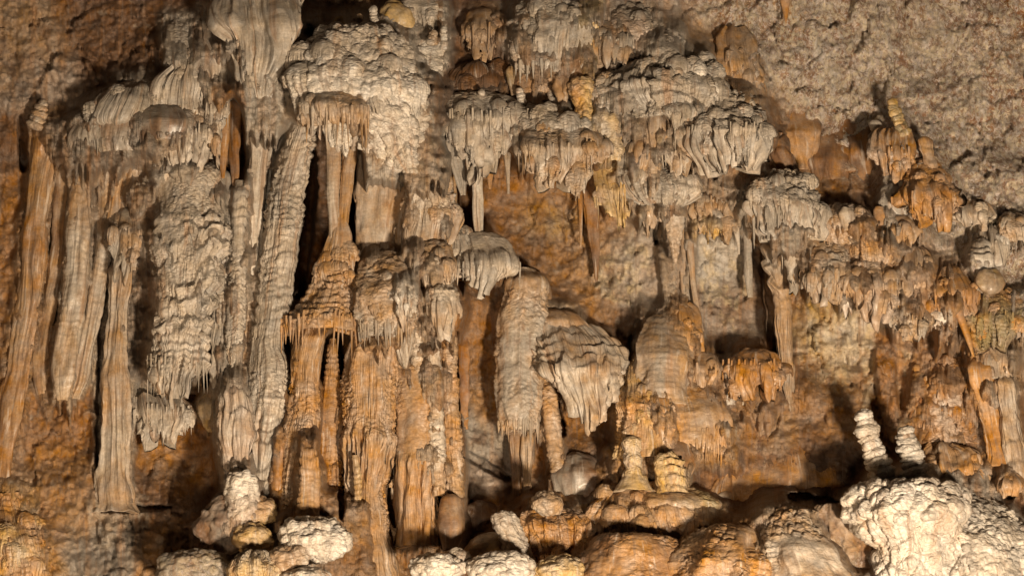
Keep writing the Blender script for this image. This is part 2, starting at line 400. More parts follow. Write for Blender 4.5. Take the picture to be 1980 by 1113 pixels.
    # the front of a ring that lies level above the eye is seen higher than its sides
    X = CX + W * rad * np.sin(THx); H = h0v + dep * rad * np.cos(THx)
    Y = Yx - k * dep * rad * np.maximum(np.cos(THx), -.3)
    P = np.stack([X, Y, H], -1)
    N = normals_of(P)
    N = np.where(((P - np.stack([CX, Yx, h0v], -1)) * N).sum(-1, keepdims=True).mean() < 0, -N, N)
    P = P + N * (4.0 * wob * fbm(X / 38 + sd, Y / 38, H / 38, 3)[..., None]) * min(1, wmax / 30)
    d, crust = relief(P, TH, wmax * .8, YR, det, sd)
    if mat == 'smooth': d = d * .7; crust = crust * .3
    edge = np.clip(W / 9, 0.15, 1)
    P = P + N * (d * edge)[..., None]
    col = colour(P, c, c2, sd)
    along = np.stack([TH * wmax * .8, YR, 0 * TH + sd * 7], -1); Pfront = P
    if close:    # turn the lower edge in so that the body has a thickness from below
        last = P[-1]; mid = np.stack([cx[-1] + 0 * last[:, 0], last[:, 1] - 3, h0v[-1]], -1)
        e1 = last * .6 + mid * .4; e1[:, 1] = last[:, 1] - 2; e2 = last * .2 + mid * .8; e2[:, 1] = last[:, 1] - 10
        P = np.concatenate([P, e1[None], e2[None]]); col = np.concatenate([col, col[-1:], col[-1:]]); crust = np.concatenate([crust, crust[-1:], crust[-1:]]); along = np.concatenate([along, along[-1:], along[-1:]])
        yr = np.concatenate([yr, [yr[-1] + 1, yr[-1] + 2]])
    Wd = at(P[..., 0], P[..., 1], P[..., 2])
    nv, nu = Wd.shape[:2]
    base = at(cx[-1], yr[-1], h0v[-1].mean())
    if parts is None and tips: parts = [('cap', tips[2]), ('curtain', None)]
    if parent is not None:
        return make_mesh(name, Wd.reshape(-1, 3), grid_faces(nv, nu), col.reshape(-1, 3), mat, parent, porigin, None, crust, along)
    if sides is None:
        area = (rows[-1, 0] - rows[0, 0]) * wmax
        sides = int(np.clip(area / 1100, 2, 11)) if cat in SIDED and area > 1300 and mat != 'smooth' else 0
    if parts is None and not fringe and not sides:
        o = make_mesh(name, Wd.reshape(-1, 3), grid_faces(nv, nu), col.reshape(-1, 3), mat, None, base, None, crust, along)
        return tag(o, label, cat, g)
    root = bpy.data.objects.new(name, None); scene.collection.objects.link(root); root.location = base
    tag(root, label, cat, g)
    if parts is None: parts = [('body', None)]
    Nw = normals_of(Wd); Nw = Nw if (Nw[..., 1].mean() < 0) else -Nw
    if tips and fringe is None and cat == 'drapery' and tips[0] > 1 and wmax > 20:
        fringe = [(tips[2] - 1, int(wmax / 3.2), .42 * (rows[-1, 0] - tips[2]), 2.6)]
    i0 = 0
    for pn, ye in parts:
        i1 = nv - 1 if ye is None else int(np.clip(np.searchsorted(yr, ye), i0 + 1, nv - 1))
        if i1 <= i0: continue
        sl = slice(i0, i1 + 1)
        make_mesh(pn, Wd[sl].reshape(-1, 3), grid_faces(i1 + 1 - i0, nu), col[sl].reshape(-1, 3), mat, root, base, Nw[sl].reshape(-1, 3) if len(parts) > 1 else None, crust[sl], along[sl])
        i0 = i1
    for q in range(sides):      # smaller hanging lobes grown on its face
        i = int(nv * rng.uniform(.28, .72)); j = int(nu * rng.uniform(.18, .82))
        p = Pfront[i, j]; w_ = wmax * rng.uniform(.11, .24) + 4; l_ = w_ * rng.uniform(1.6, 3.4)
        e_ = rng.uniform(-.2, .2) * w_
        rr = [(p[1] - w_ * .9, p[0] - w_ * .35, p[0] + w_ * .35), (p[1] - w_ * .55, p[0] - w_ * .8, p[0] + w_ * .8), (p[1], p[0] - w_, p[0] + w_), (p[1] + l_ * .5, p[0] - w_ * .9 + e_, p[0] + w_ * .9 + e_), (p[1] + l_, p[0] - w_ * .45 + e_ * 1.5, p[0] + w_ * .45 + e_ * 1.5)]
        formation('side_lobe', None, 'lobe', rr, c, c2, (('flute', 8, 3.6, p[1] - w_ * .2, p[1] + 300), ('scale', 11, 2.4)), dr=.8, tips=(int(rng.integers(4, 8)), .4, p[1] + l_ * .1), th=105, h0=p[2] - w_ * .62, parent=root, porigin=base, mat=mat, k=k)
    for fr in (fringe or ()):     # a row of small drips: (y, count, length, half width[, from angle, to angle])
        yf, cnt, ln, fw = fr[:4]; t0, t1 = (fr[4], fr[5]) if len(fr) > 4 else (-85, 85)
        i = int(np.clip(np.searchsorted(yr, yf), 0, nv - 3))
        V = []; F = []; C = []
        for q in range(cnt):
            if rng.random() < .25: continue
            a = R(t0 + (t1 - t0) * (q + rng.uniform(.15, .85)) / cnt)
            j = int(np.argmin(np.abs(tha - a)))
            p = P[i, j] * 1.0; l = ln * rng.uniform(.2, 1.4) * (.6 if rng.random() < .3 else 1); r0 = fw * rng.uniform(.7, 1.35)
            ang = np.linspace(0, 2 * math.pi, 7)[:-1]
            dx = rng.uniform(-.06, .06) * l
            rings = []
            for fz, fr_ in ((-.35, .75), (0, 1), (.35, .62), (.7, .36), (1, .08)):
                rings.append(np.stack([p[0] + dx * fz + r0 * fr_ * np.cos(ang), p[1] + l * fz + 0 * ang, p[2] - 1.5 + r0 * fr_ * np.sin(ang)], -1))
            o0 = len(V) * 30
            V.append(np.concatenate(rings)); C.append(np.repeat(col[i, j][None] * rng.uniform(.9, 1.15), 30, 0))
            for a_ in range(4):
                for b_ in range(6):
                    F.append((o0 + a_ * 6 + b_, o0 + a_ * 6 + (b_ + 1) % 6, o0 + a_ * 6 + 6 + (b_ + 1) % 6, o0 + a_ * 6 + 6 + b_))
        V = np.concatenate(V); Vw = at(V[:, 0], V[:, 1], V[:, 2])
        o = make_mesh('drip_fringe', Vw, np.array(F), np.concatenate(C), mat, root, base); o['kind'] = 'stuff'
    return root

def blob(name, cx, cy, ch, rx, ry, rh, c, c2, det, parent=None, origin=None, label=None, cat=None, g=None, mat='flow', tilt=0, st=None, lump=.2):
    """a lumpy rounded body"""
    SEED[0] += 1; sd = SEED[0] * .731
    st = st or STEP
    nu = int(np.clip(2 * math.pi * max(rx, ry) / st / 1.3, 14, 220)); nv = int(np.clip(math.pi * max(rx, ry) / st, 10, 160))
    U, V = np.meshgrid(np.linspace(-math.pi, math.pi, nu), np.linspace(.02, math.pi - .02, nv))
    s = np.sin(V); X = rx * s * np.sin(U); Y = -ry * np.cos(V); H = rh * s * np.cos(U)
    dn = 1 + lump * fbm(X / max(rx, 8) * 1.4 + sd, Y / max(ry, 8) * 1.4, H / max(rh, 8) * 1.4 + sd, 3)
    X, Y, H = X * dn, Y * dn, H * dn
    ct, sn = math.cos(R(tilt)), math.sin(R(tilt))
    X, Y = X * ct - Y * sn, X * sn + Y * ct
    P = np.stack([cx + X, cy + Y, ch + H], -1); C0 = np.array([cx, cy, ch])
    N = normals_of(P); N = N if ((P - C0) * N).sum() > 0 else -N
    d, crust = relief(P, U, rx, P[..., 1], det, sd); d = d * np.clip(s / .25, .1, 1)
    along = np.stack([U * rx, P[..., 1], 0 * U + sd * 7], -1)
    P = P + N * d[..., None]
    P[:, -1] = P[:, 0]
    col = colour(P, c, c2, sd)
    Wd = at(P[..., 0], P[..., 1], P[..., 2])
    org = at(cx, cy + ry, ch) if origin is None else origin
    o = make_mesh(name, Wd.reshape(-1, 3), grid_faces(nv, nu), col.reshape(-1, 3), mat, parent, org, None, crust, along)
    if label: tag(o, label, cat, g)
    return o

def ringed(name, label, cat, pts, tiers, c, c2, dh=0, g=None, h=None, amp=2.0):
    """a stalagmite of stacked rounded tiers; pts: (x, y, half width) from the tip down"""
    pts = np.asarray(pts, float); rng = np.random.default_rng(SEED[0] + 99)
    ts = np.concatenate([[0], np.cumsum(np.hypot(np.diff(pts[:, 0]), np.diff(pts[:, 1])))])
    hb = (wallh(pts[-1:, 0], pts[-1:, 1])[0] if h is None else h) + dh
    root = bpy.data.objects.new(name, None); scene.collection.objects.link(root)
    base = at(pts[-1, 0], pts[-1, 1], hb); root.location = base; tag(root, label, cat, g)
    edges = np.linspace(0, ts[-1], tiers + 1); edges[1:-1] += rng.uniform(-.25, .25, tiers - 1) * ts[-1] / tiers
    for i in range(tiers):
        m = (edges[i] + edges[i + 1]) / 2; q = spline(ts, pts, np.array([m]))[0]; q2 = spline(ts, pts, np.array([m + 1.0]))[0]
        hgt = edges[i + 1] - edges[i]
        til = -math.degrees(math.atan2(q2[0] - q[0], q2[1] - q[1])) + rng.uniform(-4, 4)
        w = q[2] * rng.uniform(.86, 1.12)
        blob('tier', q[0] + rng.uniform(-1, 1), q[1], hb, w, hgt * .88, w * .92, c, c2, (('pop', max(5, w * .45), amp), ('lump', 12, 2)), root, base, tilt=til, st=2.3, lump=.16)
    return root

# ------------------------------------------------------------------ what grows on the wall
GROUPS = dict(column='flowstone columns on the wall', drapery='hanging stone draperies', stalactite='stalactites', stalagmite='stalagmites', mound='flowstone mounds', boulder='rounded boulders on the bottom ledge', knob='stone knobs', shelf='flowstone shelves')
PLAN = []       # every growth is listed first, because the wall swells where one stands
def put(name, label, rows, **kw):
    cat = kw.pop('cat', name.split('_')[-1])
    PLAN.append(('formation', (name, label, cat, rows), dict(kw, g=GROUPS.get(cat))))
def blob_at(*a, **kw): PLAN.append(('blob', a, kw))
def ringed_at(*a, **kw): PLAN.append(('ringed', a, kw))
def SC(s=13, a=4, *r): return ('scale', s, a, *r)
def RB(s=22, a=6, *r): return ('rib', s, a, *r)
def FL(s=8, a=4, *r): return ('flute', s, a, *r)
def PO(s=17, a=6, *r): return ('pop', s, a, *r)
def LU(s=25, a=4, *r): return ('lump', s, a, *r)

# ---- left side
put('orange_column', 'tall smooth orange column at the far left edge, below the small leaning ringed stalagmite', [(222,70,128),(238,60,142),(270,62,130),(330,60,104),(400,52,94),(500,38,86),(600,34,74),(700,18,54),(800,2,42),(900,-8,24),(985,-16,14)], cat='column', c='tan', c2='orange', det=(FL(22,5),LU(40,6)), dh=45, mat='smooth', parts=[('cap',262),('shaft',None)])
ringed_at('ringed_stalagmite', 'small ringed tan stalagmite leaning right on top of the far left orange column', 'stalagmite', [(84,196,9),(80,210,14),(74,228,17),(66,246,20)], 5, 'tan', 'pale', dh=60, g=GROUPS['stalagmite'])
put('flowstone_column', 'slim brown column between the far left orange column and the broad pale column', [(262,118,152),(300,110,146),(350,104,138),(430,103,129),(500,97,122),(570,84,113),(640,71,101),(720,60,99),(768,72,96)], c='tan', c2='brown', det=(FL(14,4),LU(30,5)), dh=25, mat='smooth', parts=[('cap',300),('shaft',None)])
put('flowstone_column', 'broad pale smooth column hanging left of the two slim joined ones, under the dark ledge', [(250,146,186),(265,140,192),(300,142,184),(350,142,172),(450,131,174),(550,121,169),(640,111,153),(700,102,144),(750,103,140),(775,110,132)], c='pale', c2='tan', det=(RB(13,1.6),FL(20,4),LU(30,4)), dh=70, mat='smooth', parts=[('cap',285),('shaft',None)], tips=None)
put('flowstone_column', 'pale slim column curving down to the left against the broad pale column', [(268,185,215),(290,180,223),(350,189,216),(450,190,217),(520,179,211),(600,164,196),(680,147,179),(740,139,166),(772,130,152)], c='pale', c2='tan', det=(RB(12,2),FL(12,3),LU(30,4)), dh=55, mat='smooth', parts=[('cap',300),('shaft',None)])
put('flowstone_column', 'thin pale column with sharp edges under the dark ledge, left of the fluted band', [(270,222,250),(300,218,252),(360,216,238),(420,208,230),(470,202,220)], c='pale', c2='ochre', det=(FL(8,4),), dh=45, mat='smooth', parts=[('cap',300),('shaft',None)])
put('flowstone_column', 'thin tan column under the dark ledge, right beside the thin sharp edged one', [(265,250,282),(300,244,280),(350,238,268),(400,236,256),(430,232,250)], c='tan', c2='pale', det=(FL(8,4),), dh=40, mat='smooth', parts=[('cap',300),('shaft',None)])
put('dark_ledge_mound', 'smooth dark topped ledge from which the left group of pale columns hangs', [(205,200,300),(218,150,345),(240,125,362),(262,122,360),(285,128,345),(300,140,330)], c='grey', c2='brown', det=(SC(9,1.5),FL(9,4,255,310)), dh=75, dr=.5, cat='ledge', mat='smooth', fringe=[(280,26,26,4)])
put('fluted_mound', 'hunched grey mound with fluted flanks lying on the left dark ledge', [(158,240,285),(172,205,296),(195,180,296),(218,165,288),(238,162,275),(246,175,265)], c='grey', c2='pale', det=(FL(12,5,175,250),LU(18,5)), dh=100, dr=.6, cat='mound')
put('rock_lump', 'little pale rock cap above the fluted mound at upper left', [(114,262,290),(122,252,298),(134,248,297),(146,250,284),(150,256,276)], c='pale', c2='white', det=(FL(8,3,128,150),), dh=8, dr=.6, cat='rock')
put('round_headed_flowstone', 'tall pale flowstone figure with a round head and skirted shoulders at upper left', [(42,334,360),(50,324,369),(66,320,373),(86,326,375),(106,338,378),(130,330,384),(158,300,392),(188,288,399),(215,290,396),(226,300,390)], c='pale', c2='grey', det=(FL(9,4,120,240),SC(12,3,40,130)), dh=90, dr=.7, cat='flowstone', parts=[('head',96),('neck',128),('skirt',None)], fringe=[(216,14,24,4)])
put('grey_mound', 'smooth grey dome under the round headed figure, above the fluted band', [(205,285,335),(215,262,356),(238,252,366),(262,255,362),(274,262,350)], c='grey', c2='dark', det=(SC(8,1.3),), dh=120, dr=.6, cat='mound', mat='smooth', fringe=[(262,16,30,4.5)])
put('fluted_drapery', 'fluted pale band hanging above the giant ribbed pendant at left', [(205,350,395),(222,330,412),(250,306,422),(285,300,424),(320,302,420),(340,310,412)], c='pale', c2='tan', det=(FL(9,6,235,345),SC(11,2,200,245)), dh=110, dr=.6, tips=(10,.55,262))
put('fluted_roll', 'narrow fluted roll between the fluted band and the giant ribbed pendant', [(300,320,360),(310,303,382),(326,297,388),(342,298,380),(352,306,366)], c='tan', c2='pale', det=(FL(8,4,312,360),), dh=118, dr=.55, cat='flowstone')
put('ribbed_pendant', 'giant grey pendant with dark domed top, stacked ribs and a pointed fluted end', [(318,345,400),(326,318,424),(345,300,438),(400,291,439),(450,296,434),(520,297,420),(600,301,406),(680,297,394),(725,288,388),(765,292,376),(800,312,354),(826,326,340)], c='pale', c2='grey', det=(SC(9,2,310,450),RB(36,12,420,660),SC(11,2,430,640),RB(15,4,600,720),FL(10,7,690,900)), dh=120, dr=.72, tips=(7,.5,712), parts=[('dome',425),('ribbed_body',712),('curtain',None)], cat='drapery', lobes=.1, sides=0)
put('small_fluted_boss', 'small fluted knob tucked left of the giant ribbed pendant', [(356,258,282),(364,250,290),(380,247,291),(394,250,286),(404,256,280)], c='tan', c2='pale', det=(FL(7,3.5),), dh=80, dr=.7, cat='knob')
put('capped_drapery', 'short dark capped curtain over the top of the tall pale pillar at lower left', [(404,232,272),(414,220,281),(440,213,284),(458,212,283),(490,214,276),(525,216,262),(560,217,250)], c='tan', c2='grey', det=(FL(9,5,440,600),SC(8,1.5,400,450)), dh=88, dr=.6, tips=(5,.35,455))
put('pale_pillar', 'tall pale pillar standing on the rock ledge at lower left with a cleft foot', [(500,216,258),(540,215,250),(620,212,240),(700,204,240),(760,199,246),(850,194,250),(920,189,250),(955,184,256),(975,180,262),(996,170,276)], c='pale', c2='tan', det=(FL(22,6),LU(40,6)), dh=85, mat='smooth', cat='column', parts=[('shaft',940),('foot',None)], tips=None)
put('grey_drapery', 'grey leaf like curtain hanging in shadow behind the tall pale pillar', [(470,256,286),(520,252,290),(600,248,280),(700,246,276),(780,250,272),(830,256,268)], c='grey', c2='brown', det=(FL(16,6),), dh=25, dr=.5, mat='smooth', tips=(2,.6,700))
put('frayed_drapery', 'frayed pale rags of stone below the tip of the giant ribbed pendant', [(770,262,350),(790,256,372),(820,258,374),(850,262,366),(880,272,350)], c='pale', c2='grey', det=(FL(12,7),), dh=62, dr=.4, tips=(7,.25,800))
put('pale_nub', 'small pale yellow nub hanging beside the foot of the giant ribbed pendant', [(762,394,422),(775,387,430),(800,386,431),(818,392,424),(836,403,412)], c='yellow', c2='pale', det=(FL(9,3),LU(12,3)), dh=110, dr=.9, cat='stalactite', mat='smooth')

# ---- root like fan and its ribbon
put('root_fan', 'broad root like fan of branching ridges at the top, left of the knobbly block', [(-60,425,560),(0,424,566),(40,424,570),(85,436,572),(120,448,562),(150,458,545),(180,474,530),(210,486,518),(232,494,508)], c='pale', c2='grey', det=(FL(13,11,-80,180),LU(30,6)), dh=120, dr=.45, cat='flowstone', mat='smooth', parts=[('branched_top',110),('stem',None)], lobes=.25)
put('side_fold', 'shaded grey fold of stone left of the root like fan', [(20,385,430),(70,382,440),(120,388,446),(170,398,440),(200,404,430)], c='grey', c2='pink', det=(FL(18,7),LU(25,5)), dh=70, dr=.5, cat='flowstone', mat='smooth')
put('ribbon_column', 'smooth pale ribbon running down from the root like fan to the ringed column', [(120,528,580),(160,518,572),(200,500,556),(240,484,540),(300,480,524),(380,479,513),(450,479,503),(520,479,500),(560,480,496)], c='pale', c2='white', det=(FL(24,5),LU(40,5)), dh=130, dr=.7, mat='smooth', cat='column', parts=[('upper_ribbon',240),('lower_ribbon',None)])
put('pale_rag', 'ragged pale fringe between the giant ribbed pendant and the orange stalactites', [(170,398,430),(185,398,436),(230,400,440),(290,404,432),(335,408,424)], c='pale', c2='tan', det=(FL(10,5),), dh=95, dr=.5, tips=(4,.4,215), cat='drapery')
put('orange_stalactite', 'honey orange stalactite left of its darker twin in the niche beside the fan', [(178,416,438),(200,418,444),(250,422,442),(300,424,438),(345,429,433)], c='ochre', c2='orange', det=(FL(14,3),), dh=85, mat='smooth', cat='stalactite')
put('orange_stalactite', 'darker brown orange stalactite in the niche right of its honey coloured twin', [(180,438,466),(210,440,470),(260,442,464),(310,445,462),(360,450,458)], c='orange', c2='brown', det=(FL(14,4),), dh=70, mat='smooth', cat='stalactite')

# ---- the bundle of tall columns
put('ribbed_column', 'slim ribbed grey column right against the giant ribbed pendant', [(400,430,452),(440,428,458),(500,424,450),(560,416,446),(610,408,446),(650,402,446),(700,402,440),(770,410,432)], c='grey', c2='pale', det=(RB(19,2.5,380,640),SC(12,3,380,640),FL(10,6,630,800)), dh=75, tips=(4,.5,655), cat='column', parts=[('shaft',655),('curtain',None)])
put('ribbed_column', 'second slim ribbed column, ending in fine strings beside the ribbon column', [(350,452,480),(420,448,478),(480,447,474),(560,443,476),(620,438,474),(680,440,466),(760,444,456)], c='pale', c2='grey', det=(RB(20,2.5,300,640),SC(12,3),FL(9,6,640,800)), dh=95, tips=(3,.4,665), cat='column', parts=[('shaft',665),('curtain',None)])
put('ringed_column', 'stacked ringed column below the smooth ribbon, left of the stoutest column', [(440,480,518),(490,476,514),(560,472,508),(620,468,500),(680,460,494),(760,453,488),(830,446,482),(860,448,474)], c='pale', c2='tan', det=(RB(27,4),SC(14,4),FL(8,2)), dh=130, cat='column', parts=[('shaft',700),('foot',None)])
put('beaded_column', 'string of pale beads running down left of the stoutest ringed column top', [(215,540,566),(260,524,552),(300,514,542),(360,508,538),(420,506,532),(480,503,524)], c='pale', c2='white', det=(RB(28,5),SC(13,3)), dh=125, cat='column')
put('pale_stalactite', 'thin fluted stalactite above the stoutest column, under the left lip of the knobbly block', [(205,556,590),(230,552,590),(280,556,580),(330,552,572),(360,548,566)], c='pale', c2='tan', det=(RB(28,4),FL(10,3)), dh=150, cat='stalactite')
put('stout_column', 'stoutest pale column of stacked fluted rings, reaching the bottom ledge', [(200,582,606),(230,574,608),(262,562,606),(300,545,600),(350,530,592),(450,514,580),(550,503,565),(620,496,554),(668,490,546),(713,486,557),(790,480,554),(850,476,544),(900,474,535),(950,472,527),(985,470,520),(1020,470,515)], c='pale', c2='grey', det=(RB(25,4.5,180,655),SC(17,4.5,180,655),FL(9,2),SC(13,4,720,800),RB(30,6,795,1000),FL(10,3,760,960),SC(7,1,655,715)), dh=150, cat='column', parts=[('upper_shaft',655),('smooth_band',712),('lower_shaft',900),('foot',None)], lobes=.1)
put('fluted_column', 'fluted pale column foot at the left side of the stoutest column', [(735,436,466),(765,428,478),(800,424,486),(840,421,486),(880,425,482),(920,432,478),(945,440,470)], c='pale', c2='pink', det=(FL(9,5),RB(40,4)), dh=140, cat='column', parts=[('cap',790),('shaft',None)])
put('pink_flowstone', 'pinkish white knobbly foot under the fluted column beside the bottom boulders', [(915,445,480),(930,436,494),(955,436,500),(985,440,502),(1010,430,490)], c='pink', c2='white', det=(PO(22,6),), dh=150, dr=.8, cat='knob')

# ---- knobbly block in the upper centre and what hangs from it
put('knobbly_block', 'large pale block of knobbly cauliflower stone in the upper centre', [(52,650,720),(60,616,765),(78,597,790),(110,580,806),(150,568,822),(190,566,834),(222,585,834),(245,640,834),(270,690,830),(300,712,822),(335,765,808)], c='pale', c2='white', det=(PO(25,9),PO(13,3)), dh=130, dr=.62, cat='flowstone', lobes=.16, slope=.3, step=2.5)
put('knobbly_flowstone', 'knobbly pale arm bulging from the right side of the cauliflower block', [(68,838,862),(76,812,868),(100,790,870),(130,790,862),(150,798,838),(200,800,834),(260,806,832)], c='pale', c2='white', det=(PO(22,8),), dh=140, dr=.8, cat='flowstone')
put('fringed_lip', 'overhanging lip with a comb of drips on the lower left of the cauliflower block', [(180,600,680),(190,580,700),(208,574,710),(228,580,708),(244,600,700)], c='tan', c2='pale', det=(SC(13,3),FL(9,4,205,260)), dh=205, dr=.75, cat='drapery', fringe=[(222,24,34,4.2),(236,18,46,4)])
ringed_at('ringed_stalagmite', 'pale ringed stalagmite standing upright on top of the cauliflower block', 'stalagmite', [(721,14,7),(722,30,9),(723,45,9),(724,60,10)], 6, 'pale', 'white', h=190, g=GROUPS['stalagmite'])
ringed_at('stub_stalagmite', 'stubby yellowish stalagmite at the left end on top of the cauliflower block', 'stalagmite', [(656,35,7),(655,48,10),(652,62,13)], 3, 'yellow', 'tan', h=150, g=GROUPS['stalagmite'])
ringed_at('stub_stalagmite', 'short brown ringed stub between the stubby yellowish and upright pale stalagmites', 'stalagmite', [(694,30,6),(695,42,8),(697,58,9)], 3, 'tan', 'brown', h=170, g=GROUPS['stalagmite'])
ringed_at('ringed_stalagmite', 'small pale ringed stalagmite at the end of the knobbly arm', 'stalagmite', [(858,54,6),(858,70,7),(858,94,8)], 5, 'pale', 'white', h=150, g=GROUPS['stalagmite'])
ringed_at('stub_stalagmite', 'short pale stub left of the stalagmite on the knobbly arm', 'stalagmite', [(838,62,8),(836,74,10),(834,86,11)], 3, 'tan', 'pale', h=140, g=GROUPS['stalagmite'])
blob_at('yellow_boulder', 765, 38, 90, 32, 36, 28, 'yellow', 'tan', (LU(20,7),('rough',30,4)), label='lumpy yellow rock behind the top of the cauliflower block', cat='rock', mat='smooth', tilt=-25)
put('fringed_hood', 'grey hood with thin drips above the knobbly arm at the top', [(-20,790,850),(0,785,862),(25,792,862),(45,800,858),(58,808,850)], c='grey', c2='pale', det=(SC(11,3),FL(8,4,25,70)), dh=70, dr=.6, cat='drapery', fringe=[(44,12,26,3.2)])
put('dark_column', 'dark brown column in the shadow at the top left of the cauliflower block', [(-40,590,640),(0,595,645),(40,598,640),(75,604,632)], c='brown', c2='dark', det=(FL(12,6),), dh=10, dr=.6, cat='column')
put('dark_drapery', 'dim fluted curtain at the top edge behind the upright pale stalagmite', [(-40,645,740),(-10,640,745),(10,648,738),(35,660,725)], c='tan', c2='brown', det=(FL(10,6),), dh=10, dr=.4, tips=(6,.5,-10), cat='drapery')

put('twin_stalactite', 'left of two long tan stalactites that run together into the beaded cone', [(215,632,664),(250,631,661),(300,632,658),(380,634,654),(440,637,656),(520,636,660)], c='tan', c2='pale', det=(FL(12,3),RB(9,1)), dh=170, h0=150, cat='stalactite', mat='smooth')
put('twin_stalactite', 'right of two long tan stalactites that run together into the beaded cone', [(215,670,702),(250,668,696),(300,665,688),(380,657,678),(440,652,672),(520,648,668)], c='tan', c2='ochre', det=(FL(12,3),RB(9,1)), h0=150, cat='stalactite', mat='smooth')
put('beaded_cone', 'wide tan cone of beaded stone flaring to a fringed lip in the centre', [(415,648,664),(440,640,672),(462,633,677),(490,624,679),(525,612,684),(560,600,690),(588,583,697),(612,564,703),(630,556,706),(646,560,706)], c='tan', c2='ochre', det=(SC(13,4.5,480,640),RB(17,3,480,620)), h0=150, dr=.75, cat='flowstone', fringe=[(624,34,34,3.4),(634,24,52,3.4)], parts=[('cone',600),('lip',None)])
put('thin_stalactite', 'pale thin stalactite, leftmost of those hanging under the right half of the cauliflower block', [(262,704,726),(320,704,720),(400,704,717),(490,705,715)], c='pale', c2='tan', det=(FL(9,3),), dh=90, cat='stalactite', mat='smooth')
put('thin_stalactite', 'banded tan stalactite, second of those hanging under the right half of the cauliflower block', [(258,720,746),(300,722,742),(340,720,742),(400,722,738),(500,724,736)], c='tan', c2='ochre', det=(RB(26,4),FL(9,3)), dh=90, cat='stalactite')
put('fluted_stalactite', 'broad fluted stalactite with a capped top under the cauliflower block, third from the twin stalactites', [(262,726,770),(290,724,772),(330,738,770),(352,736,776),(400,738,770),(505,742,766)], c='tan', c2='pale', det=(FL(9,5),), dh=90, dr=.7, cat='stalactite', tips=None, parts=[('cap',345),('shaft',None)], fringe=[(290,8,24,3)])
put('thin_stalactite', 'long tan stalactite at the right end under the cauliflower block, next to the beaded spire', [(250,776,806),(300,772,796),(360,766,790),(430,764,782),(490,764,776)], c='tan', c2='pale', det=(FL(9,4),RB(30,3)), dh=80, cat='stalactite')
put('flat_drapery', 'flat pale curtain wall behind the thin stalactites under the cauliflower block', [(270,700,800),(330,696,795),(420,694,785),(545,695,775)], c='tan', c2='pale', det=(FL(18,6),), h0=60, dr=.3, cat='drapery', mat='smooth')
put('beaded_spire', 'tapered beaded spire with a fringed skirt right of the thin stalactites', [(252,820,834),(280,812,844),(320,802,852),(360,794,866),(395,783,874),(430,776,878),(460,774,872),(482,780,860)], c='tan', c2='pale', det=(PO(13,5,240,400),SC(12,4,250,420),FL(9,5,400,500)), dh=110, dr=.75, cat='flowstone', parts=[('spire',400),('skirt',None)], fringe=[(470,16,26,3.6)])
put('thin_drapery', 'thin shadowed curtain right of the beaded spire', [(255,840,858),(300,846,868),(360,856,882),(410,868,886),(440,874,884)], c='grey', c2='tan', det=(FL(10,4),), dh=40, dr=.5, cat='drapery', mat='smooth')
put('ribbed_saddle', 'ribbed saddle of flowstone joining the beaded spire to the two lobed pendant', [(414,858,880),(424,846,888),(445,830,905),(468,800,930),(492,790,930),(515,800,900)], c='grey', c2='pale', det=(FL(9,4,440,520),SC(13,4)), dh=130, dr=.55, cat='flowstone')
put('two_lobed_drapery', 'pale hood ending in two pointed lobes over the orange hollow', [(452,890,960),(466,884,982),(490,885,996),(512,887,1001),(535,892,996),(560,905,975),(586,918,950)], c='pale', c2='grey', det=(FL(10,6,495,600),SC(12,3,450,500)), dh=190, dr=.6, tips=(3,.5,520), sides=0)
put('hood', 'tan hood with fluted rim above the capped rope pillar', [(468,812,858),(478,798,876),(500,794,886),(530,798,888),(555,806,884),(572,815,876)], c='tan', c2='pale', det=(SC(13,3,460,510),FL(9,5,505,600)), dh=165, dr=.6, tips=(7,.5,530), cat='drapery')
put('scaly_mound', 'rounded tan mound with scaly skin right of the beaded cone', [(488,720,768),(498,702,784),(520,693,796),(560,689,800),(600,690,798),(630,694,786),(655,700,770)], c='tan', c2='grey', det=(SC(13,4),), dh=140, dr=.75, cat='mound', fringe=[(632,24,34,3.5),(640,14,50,3.4)], parts=[('dome',600),('lip',None)])
put('white_drapery', 'small white frilled curtain on the flank of the scaly mound', [(540,768,796),(560,762,804),(590,760,806),(620,766,802),(648,776,792)], c='white', c2='pale', det=(FL(8,5),), dh=190, dr=.6, tips=(5,.4,575))
put('frilled_stalactite', 'pale frilled stalactite under the small white frilled curtain', [(628,770,796),(640,764,802),(660,766,800),(690,774,794),(712,780,788)], c='pale', c2='white', det=(FL(8,4),), dh=140, dr=.8, cat='stalactite')

# ---- pillars of the lower centre
put('amber_pillar', 'amber pillar at lower centre under the left half of the fringed cone, cleft lower down', [(630,580,636),(660,570,626),(700,564,618),(745,560,617),(780,558,619),(815,557,617),(850,552,610),(890,546,598),(940,540,585),(1010,534,578)], c='ochre', c2='tan', det=(SC(13,3,740,1100),RB(14,2.5,740,1100),FL(12,3)), dh=120, cat='column', parts=[('upper_shaft',770),('lower_shaft',None)])
put('amber_pillar', 'slim amber pillar with a thin neck between the two broad pillars of the lower centre', [(655,636,652),(690,634,652),(720,629,655),(760,622,660),(800,617,663),(860,616,665),(940,615,663),(1020,610,662)], c='ochre', c2='orange', det=(SC(11,2.5),RB(13,2)), dh=130, cat='column', parts=[('neck',730),('shaft',None)])
put('amber_pillar', 'short ringed amber pillar in front of the cleft of the amber pillars', [(850,586,604),(880,580,612),(930,577,618),(1010,572,620)], c='ochre', c2='tan', det=(RB(14,3),), dh=150, cat='column')
put('amber_sliver', 'thin amber sliver of stone right of the foot of the stoutest column', [(830,540,556),(870,532,552),(930,526,546),(1010,522,544)], c='orange', c2='ochre', det=(LU(18,4),), dh=80, cat='column')
